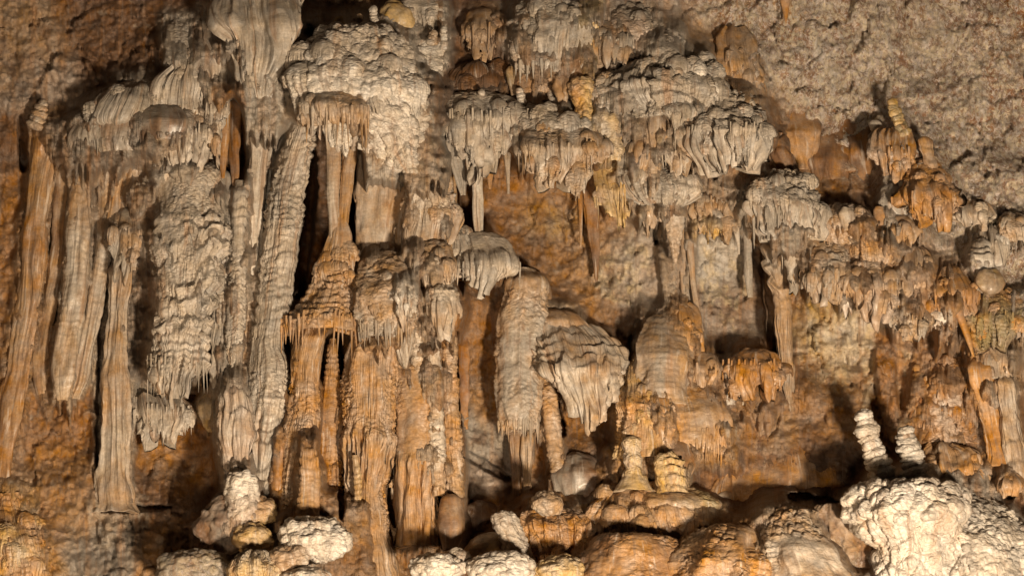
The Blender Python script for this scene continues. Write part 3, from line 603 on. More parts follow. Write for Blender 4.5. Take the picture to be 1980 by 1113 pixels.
put('grand_pillar', 'grand scaly pillar of the lower centre with a skirt of pale drips at mid height', [(625,692,772),(660,682,768),(700,668,765),(750,664,766),(800,668,762),(835,670,758),(870,672,752),(910,674,746),(955,668,742),(1000,671,746),(1040,666,750),(1080,648,762),(1150,635,775)], c='tan', c2='ochre', det=(SC(12,3.6,640,850),FL(10,2),FL(10,6,840,940),SC(12,3,925,1040),LU(12,2,1040,1200)), dh=130, dr=.8, cat='column', parts=[('scaly_shaft',832),('drip_skirt',935),('lower_shaft',1035),('foot',None)], lobes=.08)
put('beaded_string', 'short string of yellow beads on the front of the grand scaly pillar', [(880,680,692),(920,684,698),(960,684,698),(1000,684,700)], c='yellow', c2='tan', det=(RB(13,4),), h0=195, cat='knob')
put('drip_skirt_column', 'tan column right of the grand pillar with a pale skirt of long drips', [(690,768,806),(730,765,825),(790,766,850),(830,768,856),(870,772,858),(905,776,850),(960,776,840),(1000,776,842),(1060,770,850)], c='tan', c2='ochre', det=(SC(12,4,680,880),FL(10,7,880,1080)), dh=120, dr=.8, cat='column', parts=[('scaly_shaft',885),('drip_skirt',985),('foot',None)])
put('rag_stalactites', 'ragged pale drips beside the cleft between the grand pillar and its right neighbour', [(840,748,776),(870,748,780),(910,750,782),(960,756,778),(1000,762,774)], c='pale', c2='tan', det=(FL(9,5),), dh=95, dr=.5, tips=(4,.4,865), cat='drapery')
put('rope_column', 'rope like column left of the capped rope pillar, made of small stacked cups', [(600,800,822),(640,794,822),(700,793,823),(780,796,824),(850,800,826),(900,806,828)], c='pale', c2='tan', det=(RB(19,3.2),SC(11,3)), dh=135, cat='column')
put('capped_pillar', 'domed cap with pale drips on top of the rope pillar in the centre', [(540,842,872),(550,832,880),(575,826,886),(610,825,888),(640,826,884),(665,834,878)], c='tan', c2='pale', det=(SC(12,3,530,590),FL(9,5,585,690)), dh=165, dr=.85, tips=(5,.5,610), cat='column')
put('rope_column', 'left twin of the rope pillar shafts below the domed cap', [(625,828,852),(680,826,852),(760,825,854),(850,828,860),(900,832,862),(960,838,862)], c='tan', c2='pale', det=(RB(23,3.2),SC(12,3.5)), dh=145, cat='column')
put('rope_column', 'right twin of the rope pillar shafts below the domed cap, reaching lower', [(625,854,882),(680,853,882),(760,855,885),(850,858,892),(900,860,894),(960,862,896),(990,866,892)], c='tan', c2='ochre', det=(RB(27,3.2),SC(13,3),LU(16,4)), dh=140, cat='column')
put('brown_bulb', 'smooth brown bulb at the foot of the rope pillar', [(955,862,882),(965,852,892),(1000,846,898),(1035,848,896),(1062,856,886)], c='brown', c2='tan', det=(LU(20,4),), dh=110, dr=.85, cat='knob', mat='smooth')
blob_at('round_stone', 757, 1027, 110, 11, 10, 10, 'tan', 'ochre', (LU(8,2),), label='tiny round stone in the dark cleft right of the grand pillar foot', cat='stone')
put('orange_wing', 'smooth orange wing of wall right of the rope pillar', [(560,884,905),(640,886,905),(740,888,908),(830,890,905)], c='orange', c2='red', det=(LU(30,5),), dh=45, dr=.4, cat='drapery', mat='smooth')

# ---- upper middle
put('long_drapery', 'domed shelf with long blade like curtains left of the orange hollow', [(180,890,950),(188,860,985),(205,842,1005),(230,836,1015),(255,840,1013),(290,850,1006),(330,870,990),(372,890,960)], c='pale', c2='grey', det=(SC(14,3,170,235),FL(13,7,225,420)), dh=90, dr=.6, tips=(7,.35,238))
put('needle_stalactite', 'longest pale needle hanging from the domed shelf over the orange hollow', [(270,905,935),(310,910,933),(360,915,932),(420,917,932),(466,922,932)], c='pale', c2='white', det=(FL(9,3),), h0=80, cat='stalactite', mat='smooth')
put('blade_stalactite', 'grey blade left of the longest pale needle', [(250,860,890),(300,868,900),(340,880,902),(378,892,900)], c='grey', c2='pale', det=(FL(8,4),), h0=85, cat='stalactite', mat='smooth')
put('thin_stalactite', 'thin short stalactite at the right end of the domed shelf', [(240,968,992),(290,972,988),(330,977,986),(375,981,985)], c='pale', c2='tan', det=(FL(8,2),), h0=70, cat='stalactite', mat='smooth')
put('amber_stalactite', 'amber stalactite in the shadow right of the longest pale needle', [(285,930,956),(320,938,956),(366,945,950)], c='ochre', c2='orange', det=(FL(8,2),), h0=20, cat='stalactite', mat='smooth')
put('wavy_drapery', 'wavy fluted curtain with pointed ends above the middle of the orange hollow', [(225,1030,1090),(240,1010,1125),(265,1000,1150),(290,998,1160),(320,1002,1160),(355,1015,1145),(388,1030,1110)], c='tan', c2='pale', det=(SC(11,3,220,290),FL(12,7,275,420)), dh=110, dr=.6, tips=(6,.4,296))
put('sloping_mound', 'low sloping mound between the domed shelf and the yellow knobbed stalagmite', [(205,1020,1080),(220,1005,1120),(245,1000,1150),(275,1005,1150),(300,1015,1140)], c='grey', c2='pale', det=(SC(11,3),PO(20,4)), dh=85, dr=.55, cat='mound')
put('yellow_stalagmite', 'yellow knob headed stalagmite above the wavy fluted curtain', [(151,1114,1136),(158,1104,1144),(174,1101,1147),(192,1107,1144),(205,1113,1143),(225,1110,1150),(250,1100,1152),(265,1104,1146)], c='yellow', c2='ochre', det=(PO(15,5),), dh=95, dr=.85, cat='stalagmite', parts=[('head',202),('body',None)])
put('knobby_column', 'knobbly pale yellow column stepping down right of the yellow knobbed stalagmite', [(205,1162,1186),(222,1152,1196),(245,1156,1204),(270,1163,1204),(295,1162,1205),(312,1166,1200)], c='yellow', c2='pale', det=(PO(18,6),), dh=95, dr=.85, cat='column')
put('yellow_drapery', 'yellowish drapery tongue with folded tips at the right of the orange hollow', [(285,1168,1196),(300,1155,1212),(330,1148,1226),(370,1154,1230),(400,1160,1228),(440,1172,1220),(484,1190,1208)], c='yellow', c2='tan', det=(SC(12,4,280,340),FL(11,7,330,500)), dh=90, dr=.7, tips=(4,.4,372))
put('orange_stalactite', 'tall dark orange blade hanging behind the yellowish drapery tongue', [(330,1126,1152),(400,1130,1158),(450,1138,1158),(500,1146,1157),(545,1151,1155)], c='orange', c2='brown', det=(FL(10,4),), dh=60, dr=.5, cat='stalactite', mat='smooth')
put('orange_needle', 'thin orange needle hanging in the middle of the orange hollow', [(340,1114,1126),(400,1118,1127),(478,1121,1125)], c='orange', c2='tan', det=(), dh=70, cat='stalactite', mat='smooth')
put('olive_stalagmite', 'small olive tipped stalagmite behind the right end of the domed shelf', [(129,983,993),(137,978,996),(155,981,999),(175,986,1002),(186,988,1004)], c='olive', c2='tan', det=(LU(10,2),), dh=75, cat='stalagmite')
ringed_at('ringed_stalagmite', 'small pale ringed stalagmite on the right end of the domed shelf', 'stalagmite', [(1004,172,7),(1007,190,9),(1011,210,11)], 5, 'pale', 'white', h=85, g=GROUPS['stalagmite'])
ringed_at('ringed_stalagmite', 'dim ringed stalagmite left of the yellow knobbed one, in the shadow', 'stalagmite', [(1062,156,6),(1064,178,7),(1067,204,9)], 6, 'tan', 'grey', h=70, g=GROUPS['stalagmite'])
blob_at('white_nub', 931, 179, 100, 8, 7, 8, 'white', 'pale', (LU(8,2),), label='tiny white nub on top of the domed shelf', cat='knob', g=GROUPS['knob'])
put('brown_shelf', 'dark brown shelf of flowstone behind the domed shelf', [(125,900,960),(138,862,990),(160,840,1000),(190,838,1000),(205,850,985)], c='brown', c2='dark', det=(SC(12,3),FL(9,4)), dh=45, dr=.5, cat='shelf')
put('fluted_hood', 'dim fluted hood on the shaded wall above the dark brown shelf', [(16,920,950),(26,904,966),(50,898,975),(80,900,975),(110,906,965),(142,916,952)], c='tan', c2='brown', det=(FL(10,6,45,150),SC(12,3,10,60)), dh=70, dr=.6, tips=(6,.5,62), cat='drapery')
put('tiered_mound', 'big grey mound with three fluted tiers at the top centre', [(-30,1030,1110),(0,1016,1122),(30,1006,1130),(60,1004,1134),(95,1000,1132),(125,1010,1125),(142,1020,1112)], c='grey', c2='pale', det=(SC(13,4),FL(9,6,70,150),RB(48,6)), dh=70, dr=.6, cat='mound', fringe=[(125,22,26,3.6)])
put('brown_dome', 'brown smooth dome under the big tiered grey mound', [(108,1020,1055),(118,1003,1078),(140,996,1088),(165,998,1080),(182,1006,1066)], c='brown', c2='tan', det=(SC(10,2),), dh=90, dr=.6, cat='mound')
put('organ_pipe_drapery', 'organ pipe curtain left above the yellow knobbed stalagmite', [(130,1078,1120),(137,1068,1128),(155,1066,1130),(180,1070,1126),(205,1076,1118)], c='tan', c2='brown', det=(FL(9,8,142,215),), dh=100, dr=.5, tips=(7,.6,150))
put('yellow_streak', 'narrow yellow olive streak of flowstone right of the big tiered mound', [(-20,1130,1165),(40,1126,1158),(80,1124,1152),(120,1128,1150)], c='olive', c2='yellow', det=(SC(12,4),LU(15,4)), dh=65, dr=.5, cat='flowstone')
put('fluted_hood', 'grey fluted hood right of the yellow olive streak', [(42,1160,1195),(52,1140,1212),(75,1132,1222),(105,1135,1222),(140,1145,1210)], c='grey', c2='tan', det=(FL(10,6,70,160),SC(12,3,35,80)), dh=55, dr=.6, tips=(7,.5,82), cat='drapery')
put('scaly_mound', 'scaly grey mound at the top between the fluted hood and the pale peak', [(10,1195,1250),(28,1175,1275),(60,1170,1290),(95,1180,1290),(118,1195,1270)], c='grey', c2='pink', det=(SC(13,5),), dh=35, dr=.5, cat='mound')
put('scaly_mound', 'low scaly mound beneath the grey fluted hood, right of the yellow knobbed stalagmite', [(140,1170,1215),(155,1150,1250),(180,1146,1265),(205,1160,1255),(222,1175,1240)], c='grey', c2='tan', det=(SC(12,4),FL(9,5,180,240)), dh=70, dr=.55, cat='mound', fringe=[(205,16,24,3.4)])

# ---- right hand block
put('pale_peak', 'pale lumpy peak on the layered mound right of the top centre', [(60,1284,1300),(68,1272,1314),(90,1266,1320),(115,1262,1330),(140,1258,1345)], c='pale', c2='grey', det=(PO(20,5),SC(14,3)), dh=60, dr=.7, cat='flowstone')
put('layered_mound', 'broad layered grey mound of dark edged sheets below the pale peak', [(112,1275,1330),(125,1240,1365),(150,1212,1385),(180,1200,1398),(210,1206,1395),(232,1220,1380)], c='grey', c2='pale', det=(SC(17,5),RB(24,8),FL(9,3)), dh=75, dr=.55, cat='mound')
blob_at('white_boss', 1350, 136, 150, 17, 18, 14, 'white', 'pale', (PO(12,4),), label='white knob on the shoulder of the layered mound', cat='knob', g=GROUPS['knob'])
blob_at('white_boss', 1374, 172, 150, 20, 18, 15, 'pale', 'white', (PO(12,4),), label='pale knob just below the white knob of the layered mound', cat='knob', g=GROUPS['knob'])
put('arched_block', 'big pale block with a fluted arch and a dark slit, right of the layered mound', [(180,1372,1432),(190,1342,1462),(215,1328,1470),(245,1322,1472),(290,1320,1478),(325,1330,1483),(352,1340,1480)], c='pale', c2='grey', det=(SC(15,5,170,255),RB(26,4,170,260),FL(10,8,245,360)), dh=95, dr=.62, cat='drapery', tips=(9,.55,262), step=2.6)
put('pendant_lobe', 'grey pendant lobe with fluted underside left of the big arched block', [(180,1296,1325),(190,1284,1338),(212,1282,1345),(232,1292,1340),(250,1306,1328)], c='grey', c2='pale', det=(SC(11,3,175,215),FL(8,5,208,260)), dh=110, dr=.7, tips=(4,.5,218), cat='drapery')
put('domed_stack', 'upper of the small stacked domes left of the big arched block', [(194,1260,1276),(200,1252,1284),(212,1250,1285),(226,1253,1280)], c='olive', c2='tan', det=(SC(9,2),), dh=70, dr=.85, cat='knob')
put('domed_stack', 'fluted lower dome of the small stack left of the big arched block', [(220,1254,1280),(228,1244,1292),(250,1238,1297),(280,1240,1294),(306,1250,1284)], c='tan', c2='grey', det=(FL(9,5,235,320),), dh=75, dr=.8, tips=(5,.6,252), cat='knob')
put('fluted_boss', 'round fluted knob right of the knobbly pale yellow column', [(273,1228,1246),(279,1217,1256),(298,1213,1260),(318,1217,1256),(334,1226,1246)], c='tan', c2='grey', det=(FL(9,4,285,340),), dh=80, dr=.85, cat='knob')
put('fluted_boss', 'smaller ringed knob beside the round fluted knob', [(300,1258,1272),(306,1252,1277),(322,1250,1279),(338,1255,1274)], c='tan', c2='grey', det=(RB(8,2),), dh=85, dr=.85, cat='knob')
put('small_drapery', 'small drapery with hollow folds at the left foot of the big arched block', [(272,1294,1320),(280,1282,1334),(300,1278,1340),(325,1282,1340),(352,1290,1332)], c='pale', c2='tan', det=(FL(11,7,285,360),), dh=95, dr=.65, tips=(4,.5,300))
put('knobbly_slope', 'knobbly grey slope under the stacked domes and round knobs', [(318,1220,1275),(332,1206,1320),(355,1205,1335),(380,1215,1335),(398,1235,1320)], c='grey', c2='pale', det=(RB(22,6),FL(9,4),SC(13,3)), dh=70, dr=.5, cat='mound')
put('wall_rib', 'tan fluted rib on the wall above the big arched block', [(55,1400,1440),(80,1388,1455),(130,1392,1465),(180,1408,1472),(205,1420,1468)], c='tan', c2='ochre', det=(FL(15,7),LU(20,5)), dh=45, dr=.45, cat='flowstone')
put('orange_spike', 'thin orange spike hanging at the top edge of the pinkish wall', [(-30,1504,1530),(0,1508,1528),(30,1515,1524),(48,1518,1521)], c='ochre', c2='orange', det=(), dh=45, cat='stalactite', mat='smooth')

# ---- middle right
put('spiked_hood', 'hood of short spikes between the yellowish drapery tongue and the pointed cone', [(355,1240,1270),(368,1230,1284),(395,1228,1286),(430,1232,1284),(468,1240,1276)], c='tan', c2='pale', det=(SC(11,3,350,400),FL(9,6,390,480)), dh=85, dr=.6, tips=(6,.4,402), cat='drapery')
put('pointed_stalactite', 'scaly cone narrowing to a point left of the whitish wall patch', [(345,1282,1314),(362,1274,1324),(400,1276,1324),(440,1286,1320),(480,1297,1314),(512,1303,1309)], c='tan', c2='pale', det=(SC(12,4),), dh=100, dr=.85, cat='stalactite')
put('grey_drapery', 'grey curtain with holes behind the scaly pointed cone', [(410,1270,1300),(470,1274,1306),(530,1280,1306),(590,1290,1308),(625,1288,1318)], c='grey', c2='tan', det=(FL(11,5),), dh=45, dr=.5, cat='drapery', mat='smooth')
put('thin_column', 'slim pale column from the hood down to the fluted brow, nearest the whitish wall patch', [(430,1324,1342),(480,1328,1342),(540,1334,1346),(590,1342,1352),(640,1348,1360)], c='pale', c2='tan', det=(FL(8,3),), dh=75, cat='column', mat='smooth')
put('thin_column', 'slim grey column between the scaly pointed cone and the slim pale column', [(410,1318,1332),(470,1316,1328),(530,1316,1326),(590,1322,1334)], c='grey', c2='tan', det=(FL(8,3),), dh=55, cat='column', mat='smooth')
put('spiked_hood', 'long hood of crossing drips above the whitish wall patch', [(348,1372,1412),(360,1348,1430),(385,1334,1440),(415,1334,1440),(450,1342,1436),(484,1352,1428)], c='tan', c2='grey', det=(SC(12,4,340,400),FL(9,6,390,500)), dh=95, dr=.55, tips=(8,.35,402), cat='drapery', fringe=[(398,16,30,3.2)])
put('yellow_hood', 'small yellowish hood tucked under the long hood of crossing drips', [(416,1358,1384),(424,1346,1396),(440,1344,1400),(462,1350,1394),(478,1358,1386)], c='yellow', c2='tan', det=(FL(9,5),), dh=125, dr=.6, tips=(6,.4,438), cat='drapery')
put('needle_stalactite', 'thin pale needle under the right end of the long hood of crossing drips', [(405,1408,1426),(440,1416,1430),(470,1424,1431),(492,1427,1430)], c='pale', c2='tan', det=(), dh=120, cat='stalactite', mat='smooth')
put('flat_stalactite', 'flat grey blade at the right side of the whitish wall patch', [(400,1436,1450),(450,1437,1453),(520,1440,1454),(575,1446,1454)], c='grey', c2='pale', det=(FL(9,3),), dh=50, dr=.6, cat='stalactite', mat='smooth')
put('pale_hump', 'pale knobbly hump with a fringe, right of the long hood of crossing drips', [(330,1492,1535),(345,1462,1562),(375,1442,1580),(405,1440,1590),(435,1452,1592),(462,1475,1582)], c='pale', c2='grey', det=(RB(24,6),SC(15,4,320,410),FL(10,7,395,480)), dh=90, dr=.55, cat='mound', fringe=[(420,22,40,3.4,-80,10)])
put('ringed_pillar', 'ringed slim pillar that ends in a long smooth spike, below the pale knobbly hump', [(440,1480,1516),(470,1477,1524),(510,1480,1524),(550,1487,1528),(590,1496,1532),(625,1498,1532),(680,1506,1534),(740,1516,1535),(795,1528,1534)], c='tan', c2='grey', det=(RB(24,6,430,615),FL(10,3,600,800)), dh=125, cat='stalactite', parts=[('ringed_shaft',612),('spike',None)])
put('thin_drapery', 'narrow orange tinted curtain in the dark gap left of the ringed slim pillar', [(425,1450,1480),(470,1458,1484),(520,1468,1484),(565,1476,1484)], c='tan', c2='orange', det=(FL(9,4),), dh=70, dr=.5, cat='drapery', mat='smooth', tips=(2,.5,470))
put('ragged_drapery', 'ragged curtain right of the ringed slim pillar', [(440,1520,1545),(480,1518,1560),(530,1522,1560),(580,1530,1552)], c='grey', c2='pale', det=(FL(9,6),), dh=95, dr=.5, tips=(5,.4,480))
put('dark_edged_hood', 'dark edged hood with a comb of drips right of the ringed slim pillar', [(466,1572,1615),(476,1552,1632),(505,1540,1648),(540,1538,1652),(575,1545,1645),(606,1560,1630)], c='tan', c2='grey', det=(RB(20,5,460,530),SC(12,3,460,530),FL(9,7,525,620)), dh=100, dr=.6, tips=(9,.4,535), cat='drapery', fringe=[(538,18,34,3.4)])
put('folded_drapery', 'deeply folded tan curtain to the right of the dark edged hood', [(472,1655,1695),(482,1640,1718),(510,1634,1735),(545,1640,1745),(585,1648,1745),(625,1660,1730),(660,1674,1712)], c='tan', c2='pink', det=(SC(12,3,470,530),RB(26,4,470,540),FL(12,8,535,680)), dh=105, dr=.6, tips=(4,.45,562))
put('pendant_drapery', 'rounded pendant curtain with parallel folds right of the deeply folded one', [(572,1744,1766),(582,1732,1782),(605,1725,1796),(635,1727,1798),(660,1738,1788),(686,1752,1770)], c='tan', c2='grey', det=(FL(10,6,590,700),), dh=125, dr=.65, tips=(4,.5,622))
put('white_tips', 'white tipped drips in the orange recess of the dark edged hood', [(560,1620,1650),(580,1622,1654),(605,1628,1652),(622,1634,1648)], c='white', c2='orange', det=(FL(7,4),), dh=90, dr=.5, tips=(4,.4,575), cat='drapery')
put('tan_hump', 'low reddish hump of beaded stone on the shelf below the brown wall', [(395,1615,1650),(405,1600,1672),(430,1592,1690),(455,1600,1690),(475,1615,1670)], c='pink', c2='tan', det=(SC(11,4),PO(16,3)), dh=70, dr=.5, cat='mound')
put('pale_stub', 'pale stub standing at the top of the low reddish hump', [(402,1628,1645),(410,1622,1652),(430,1626,1654),(448,1630,1654)], c='pale', c2='tan', det=(LU(9,3),), dh=95, cat='stalagmite')
put('fluted_mound', 'fluted tan mound between the low reddish hump and the stone arch', [(438,1675,1705),(448,1660,1722),(470,1652,1736),(495,1656,1738),(512,1666,1728)], c='tan', c2='ochre', det=(FL(10,5,455,520),SC(11,3)), dh=75, dr=.55, cat='mound')
put('stone_arch', 'small brownish arch shaped hood over a dark hollow at right', [(418,1738,1764),(424,1722,1776),(442,1716,1782),(465,1716,1782),(488,1720,1778)], c='tan', c2='ochre', det=(LU(14,4),), dh=70, dr=.6, tips=(2,.15,446), cat='flowstone')
put('finger_stalagmite', 'blunt orange finger left of the small arch shaped hood', [(400,1692,1708),(408,1688,1714),(428,1692,1722),(446,1700,1730)], c='ochre', c2='orange', det=(LU(12,3),), dh=55, cat='stalagmite', mat='smooth')
put('tan_drapery', 'sheet of tan flowstone stepping down below the small arch shaped hood', [(478,1738,1775),(492,1728,1798),(520,1728,1802),(550,1738,1800),(580,1750,1785)], c='tan', c2='pink', det=(SC(12,3),FL(11,5)), dh=75, dr=.55, tips=(4,.5,535), cat='drapery')
put('pink_drapery', 'pinkish lobed curtain with a pale crystalline lower half at right', [(532,1784,1812),(542,1770,1828),(565,1766,1838),(595,1772,1846),(620,1790,1848),(648,1812,1842)], c='pink', c2='orange', det=(FL(12,6),LU(14,4)), dh=85, dr=.6, tips=(3,.5,590), cat='drapery')
put('pale_crystals', 'whitish crystal crusted lobe under the pinkish lobed curtain', [(580,1806,1830),(600,1802,1846),(625,1808,1850),(642,1820,1844)], c='white', c2='pink', det=(PO(10,4),), dh=98, dr=.6, cat='flowstone')
put('orange_hood', 'domed orange hood from which a long slanting spike hangs at right', [(520,1828,1850),(526,1816,1862),(545,1810,1872),(575,1812,1888),(605,1828,1890),(630,1846,1886)], c='ochre', c2='orange', det=(FL(12,5),), dh=85, dr=.65, tips=(4,.5,572), cat='drapery')
put('slanting_stalactite', 'long orange spike slanting down to the right from the domed orange hood', [(560,1830,1850),(600,1842,1862),(645,1862,1876),(690,1880,1885)], c='orange', c2='ochre', det=(), dh=120, cat='stalactite', mat='smooth')
put('short_stalactite', 'short tan stalactite beside the long slanting orange spike', [(580,1864,1880),(620,1872,1888),(660,1880,1888),(684,1884,1887)], c='tan', c2='ochre', det=(FL(7,2),), dh=105, cat='stalactite', mat='smooth')

# ---- upper right growths in front of the pinkish wall
put('brown_lobe', 'wide brown lobe of the dark wall under the overhanging pinkish rock, leftmost of three', [(200,1494,1530),(208,1478,1556),(240,1470,1572),(290,1480,1580),(330,1500,1578)], c='brown', c2='ochre', det=(LU(30,7),FL(20,4)), dh=12, dr=.35, cat='flowstone', mat='smooth')
put('brown_lobe', 'middle brown lobe of the dark wall under the overhanging pinkish rock', [(204,1572,1604),(214,1558,1628),(260,1555,1640),(330,1560,1640),(400,1580,1650),(440,1600,1650)], c='brown', c2='ochre', det=(LU(30,7),FL(22,4)), dh=12, dr=.35, cat='flowstone', mat='smooth')
put('brown_lobe', 'right brown lobe of the dark wall, next to the orange brown hood', [(206,1630,1660),(216,1618,1690),(260,1625,1700),(330,1640,1705),(390,1650,1710)], c='brown', c2='orange', det=(LU(26,7),FL(22,4)), dh=12, dr=.35, cat='flowstone', mat='smooth')
put('jointed_column', 'short jointed brown column at the left of the brown wall lobes', [(258,1500,1520),(268,1490,1528),(300,1494,1532),(330,1505,1545),(352,1512,1550)], c='brown', c2='tan', det=(RB(30,5),), dh=75, cat='column')
ringed_at('leaning_stalagmite', 'olive yellow ringed stalagmite leaning left against the pinkish wall', 'stalagmite', [(1723,194,9),(1730,214,12),(1740,236,13),(1750,260,14)], 7, 'olive', 'yellow', dh=75, g=GROUPS['stalagmite'])
put('thick_stalagmite', 'thicker brown topped stalagmite below right of the olive yellow one', [(266,1779,1795),(272,1774,1802),(295,1780,1806),(325,1792,1814),(350,1797,1822)], c='ochre', c2='tan', det=(RB(22,3),), dh=75, cat='stalagmite', parts=[('tip',290),('shaft',None)])
put('pale_stub', 'stout pale stub at the left of the orange brown hood', [(234,1684,1700),(240,1680,1708),(255,1686,1714),(272,1694,1718)], c='pale', c2='grey', det=(RB(12,2),), dh=75, cat='stalagmite')
put('brown_hood', 'orange brown hood with pale streaks below the leaning olive stalagmite', [(252,1705,1740),(262,1690,1758),(290,1684,1764),(325,1692,1762),(362,1708,1748)], c='ochre', c2='pink', det=(FL(11,6),LU(16,4)), dh=65, dr=.55, tips=(5,.5,300), cat='drapery')
put('spiny_orange_drapery', 'bright orange mass with dark slanting spines at the right', [(308,1774,1800),(322,1758,1818),(350,1748,1835),(385,1746,1850),(420,1754,1854),(458,1775,1845)], c='ochre', c2='orange', det=(PO(16,5,300,370),FL(12,9,365,470)), dh=85, dr=.6, tips=(6,.45,385), cat='drapery')
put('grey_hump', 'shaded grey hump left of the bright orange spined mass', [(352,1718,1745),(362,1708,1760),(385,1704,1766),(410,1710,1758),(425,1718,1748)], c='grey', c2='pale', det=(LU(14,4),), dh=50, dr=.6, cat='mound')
put('hooded_ridge', 'string of small pale hoods on the far right, just below the pinkish wall', [(392,1868,1892),(400,1856,1910),(415,1852,1922),(435,1858,1922),(455,1868,1912)], c='pale', c2='tan', det=(FL(9,6),), dh=55, dr=.6, tips=(6,.4,418), cat='drapery')
put('hooded_ridge', 'larger pale hood right below the string of small pale hoods', [(440,1905,1930),(450,1895,1945),(475,1893,1955),(500,1900,1955),(524,1912,1945)], c='pale', c2='white', det=(FL(10,6),), dh=60, dr=.6, tips=(5,.4,475), cat='drapery')
put('hooded_ridge', 'pale frilled hood cut by the right picture edge', [(415,1945,1975),(428,1935,1995),(455,1935,2005),(480,1945,2000)], c='pale', c2='tan', det=(FL(10,5),PO(14,3)), dh=60, dr=.6, tips=(6,.5,448), cat='drapery')
put('pale_ridge', 'pale ringed ridge left of the larger pale hood at far right', [(462,1888,1906),(472,1880,1916),(500,1878,1922),(530,1884,1922),(556,1892,1914)], c='pale', c2='white', det=(RB(22,5),), dh=80, dr=.8, cat='mound')
blob_at('olive_boss', 1914, 545, 150, 30, 26, 26, 'olive', 'tan', (LU(20,5),), label='round olive brown knob at the far right below the pale ringed ridge', cat='knob', g=GROUPS['knob'], mat='smooth')
put('olive_flow', 'olive orange flowstone below the round olive knob at far right', [(560,1885,1945),(575,1872,1965),(610,1868,1972),(650,1874,1968),(690,1884,1956)], c='ochre', c2='olive', det=(FL(12,6),SC(12,4)), dh=80, dr=.5, tips=(6,.5,620), cat='drapery')
put('grey_frill', 'grey frilled curtain at the right picture edge', [(565,1962,1985),(590,1955,2000),(630,1956,2005),(670,1962,2000)], c='pink', c2='grey', det=(FL(9,6),), dh=80, dr=.6, tips=(5,.5,610), cat='drapery')

# ---- lower right wall
put('rough_cone', 'rough pinkish orange cone on the lower right wall', [(645,1822,1838),(665,1812,1850),(710,1800,1862),(760,1790,1872),(810,1782,1880),(860,1778,1884)], c='orange', c2='pink', det=(PO(16,5),LU(22,7)), dh=45, dr=.6, cat='flowstone')
put('striped_cone', 'ochre and red streaked cone left of the rough pinkish cone', [(668,1790,1806),(690,1778,1818),(740,1770,1826),(800,1764,1826),(840,1762,1820)], c='ochre', c2='red', det=(FL(16,6),LU(22,6)), dh=40, dr=.6, cat='flowstone')
put('leaning_pillar', 'smooth orange pillar leaning left on the lower right wall', [(690,1884,1900),(705,1872,1914),(745,1878,1922),(790,1894,1930),(840,1904,1936),(880,1908,1950),(905,1906,1960)], c='ochre', c2='orange', det=(FL(20,4),LU(25,5)), dh=75, mat='smooth', cat='column', parts=[('head',730),('shaft',None)])
put('banded_pillar', 'banded tan pillar at the right edge beside the smooth leaning orange pillar', [(718,1922,1946),(740,1916,1962),(790,1926,1966),(830,1930,1972),(880,1936,1986),(940,1940,1996)], c='tan', c2='pale', det=(RB(36,5),FL(11,4)), dh=80, cat='column')
put('fluted_hump', 'tan hump fluted below, above the leaning orange pillar', [(665,1918,1940),(675,1906,1952),(705,1900,1956),(735,1906,1950)], c='tan', c2='grey', det=(FL(10,5),), dh=70, dr=.6, cat='mound')
put('ochre_mound', 'ochre mound with streaks right behind the two bottom right stalagmites', [(862,1800,1850),(874,1786,1882),(900,1784,1900),(935,1795,1905),(968,1810,1900)], c='ochre', c2='tan', det=(FL(18,6),LU(22,6)), dh=75, dr=.55, cat='mound')
put('red_rib', 'reddish rib of rock left above the left bottom right stalagmite', [(655,1700,1722),(690,1698,1728),(740,1702,1728),(790,1708,1730)], c='orange', c2='red', det=(LU(18,6),), dh=35, dr=.5, cat='flowstone', mat='rock')
put('small_cave_hood', 'small orange hood over a black hole near the lower right edge', [(915,1938,1956),(925,1930,1972),(945,1928,1978),(965,1932,1974)], c='ochre', c2='tan', det=(FL(9,4),), dh=100, dr=.7, tips=(4,.5,945), cat='drapery')

# ---- lower middle
put('dome_pillar', 'dome topped scaly pillar left of the big pale tasselled drapery', [(518,1002,1024),(526,988,1042),(550,978,1058),(590,968,1056),(640,962,1050),(700,960,1048),(760,960,1046),(800,962,1044),(836,972,1038)], c='tan', c2='grey', det=(SC(12,4,560,850),LU(20,4)), dh=110, dr=.8, cat='column', parts=[('dome',585),('scaly_shaft',None)], fringe=[(820,22,34,3.8)])
put('rising_dome', 'smooth tan dome higher up between the two lobed pendant and the dome topped pillar', [(520,985,1020),(535,970,1045),(570,962,1060),(610,958,1060),(650,960,1050)], c='tan', c2='brown', det=(SC(9,2),), dh=60, dr=.7, cat='mound', mat='smooth')
put('brown_step', 'smooth brown step above the big pale tasselled drapery', [(598,1052,1080),(606,1042,1110),(622,1038,1130),(640,1042,1135),(652,1055,1125)], c='tan', c2='grey', det=(FL(8,2,620,660),), dh=105, dr=.6, cat='flowstone', mat='smooth')
put('tasselled_drapery', 'big pale drapery with tassel like folds ending in blunt white points in the lower middle', [(612,1050,1095),(630,1038,1145),(660,1036,1178),(690,1042,1192),(720,1050,1197),(755,1062,1197),(790,1080,1193),(820,1100,1180),(850,1120,1160)], c='pale', c2='tan', det=(RB(24,7,610,725),FL(9,4,640,700),FL(10,9,700,860)), dh=150, dr=.52, fringe=[], tips=(6,.68,722), step=2.3, sides=0)
put('thin_shaft', 'slim dark shaft under the fringe of the dome topped pillar, on the left', [(820,985,1008),(870,988,1006),(920,992,1006),(965,994,1008)], c='brown', c2='tan', det=(FL(8,3),), dh=60, cat='stalactite')
put('thin_shaft', 'slim pale streaked shaft under the fringe of the dome topped pillar', [(820,1008,1030),(870,1010,1028),(940,1014,1028)], c='tan', c2='white', det=(FL(7,3),), dh=70, cat='stalactite')
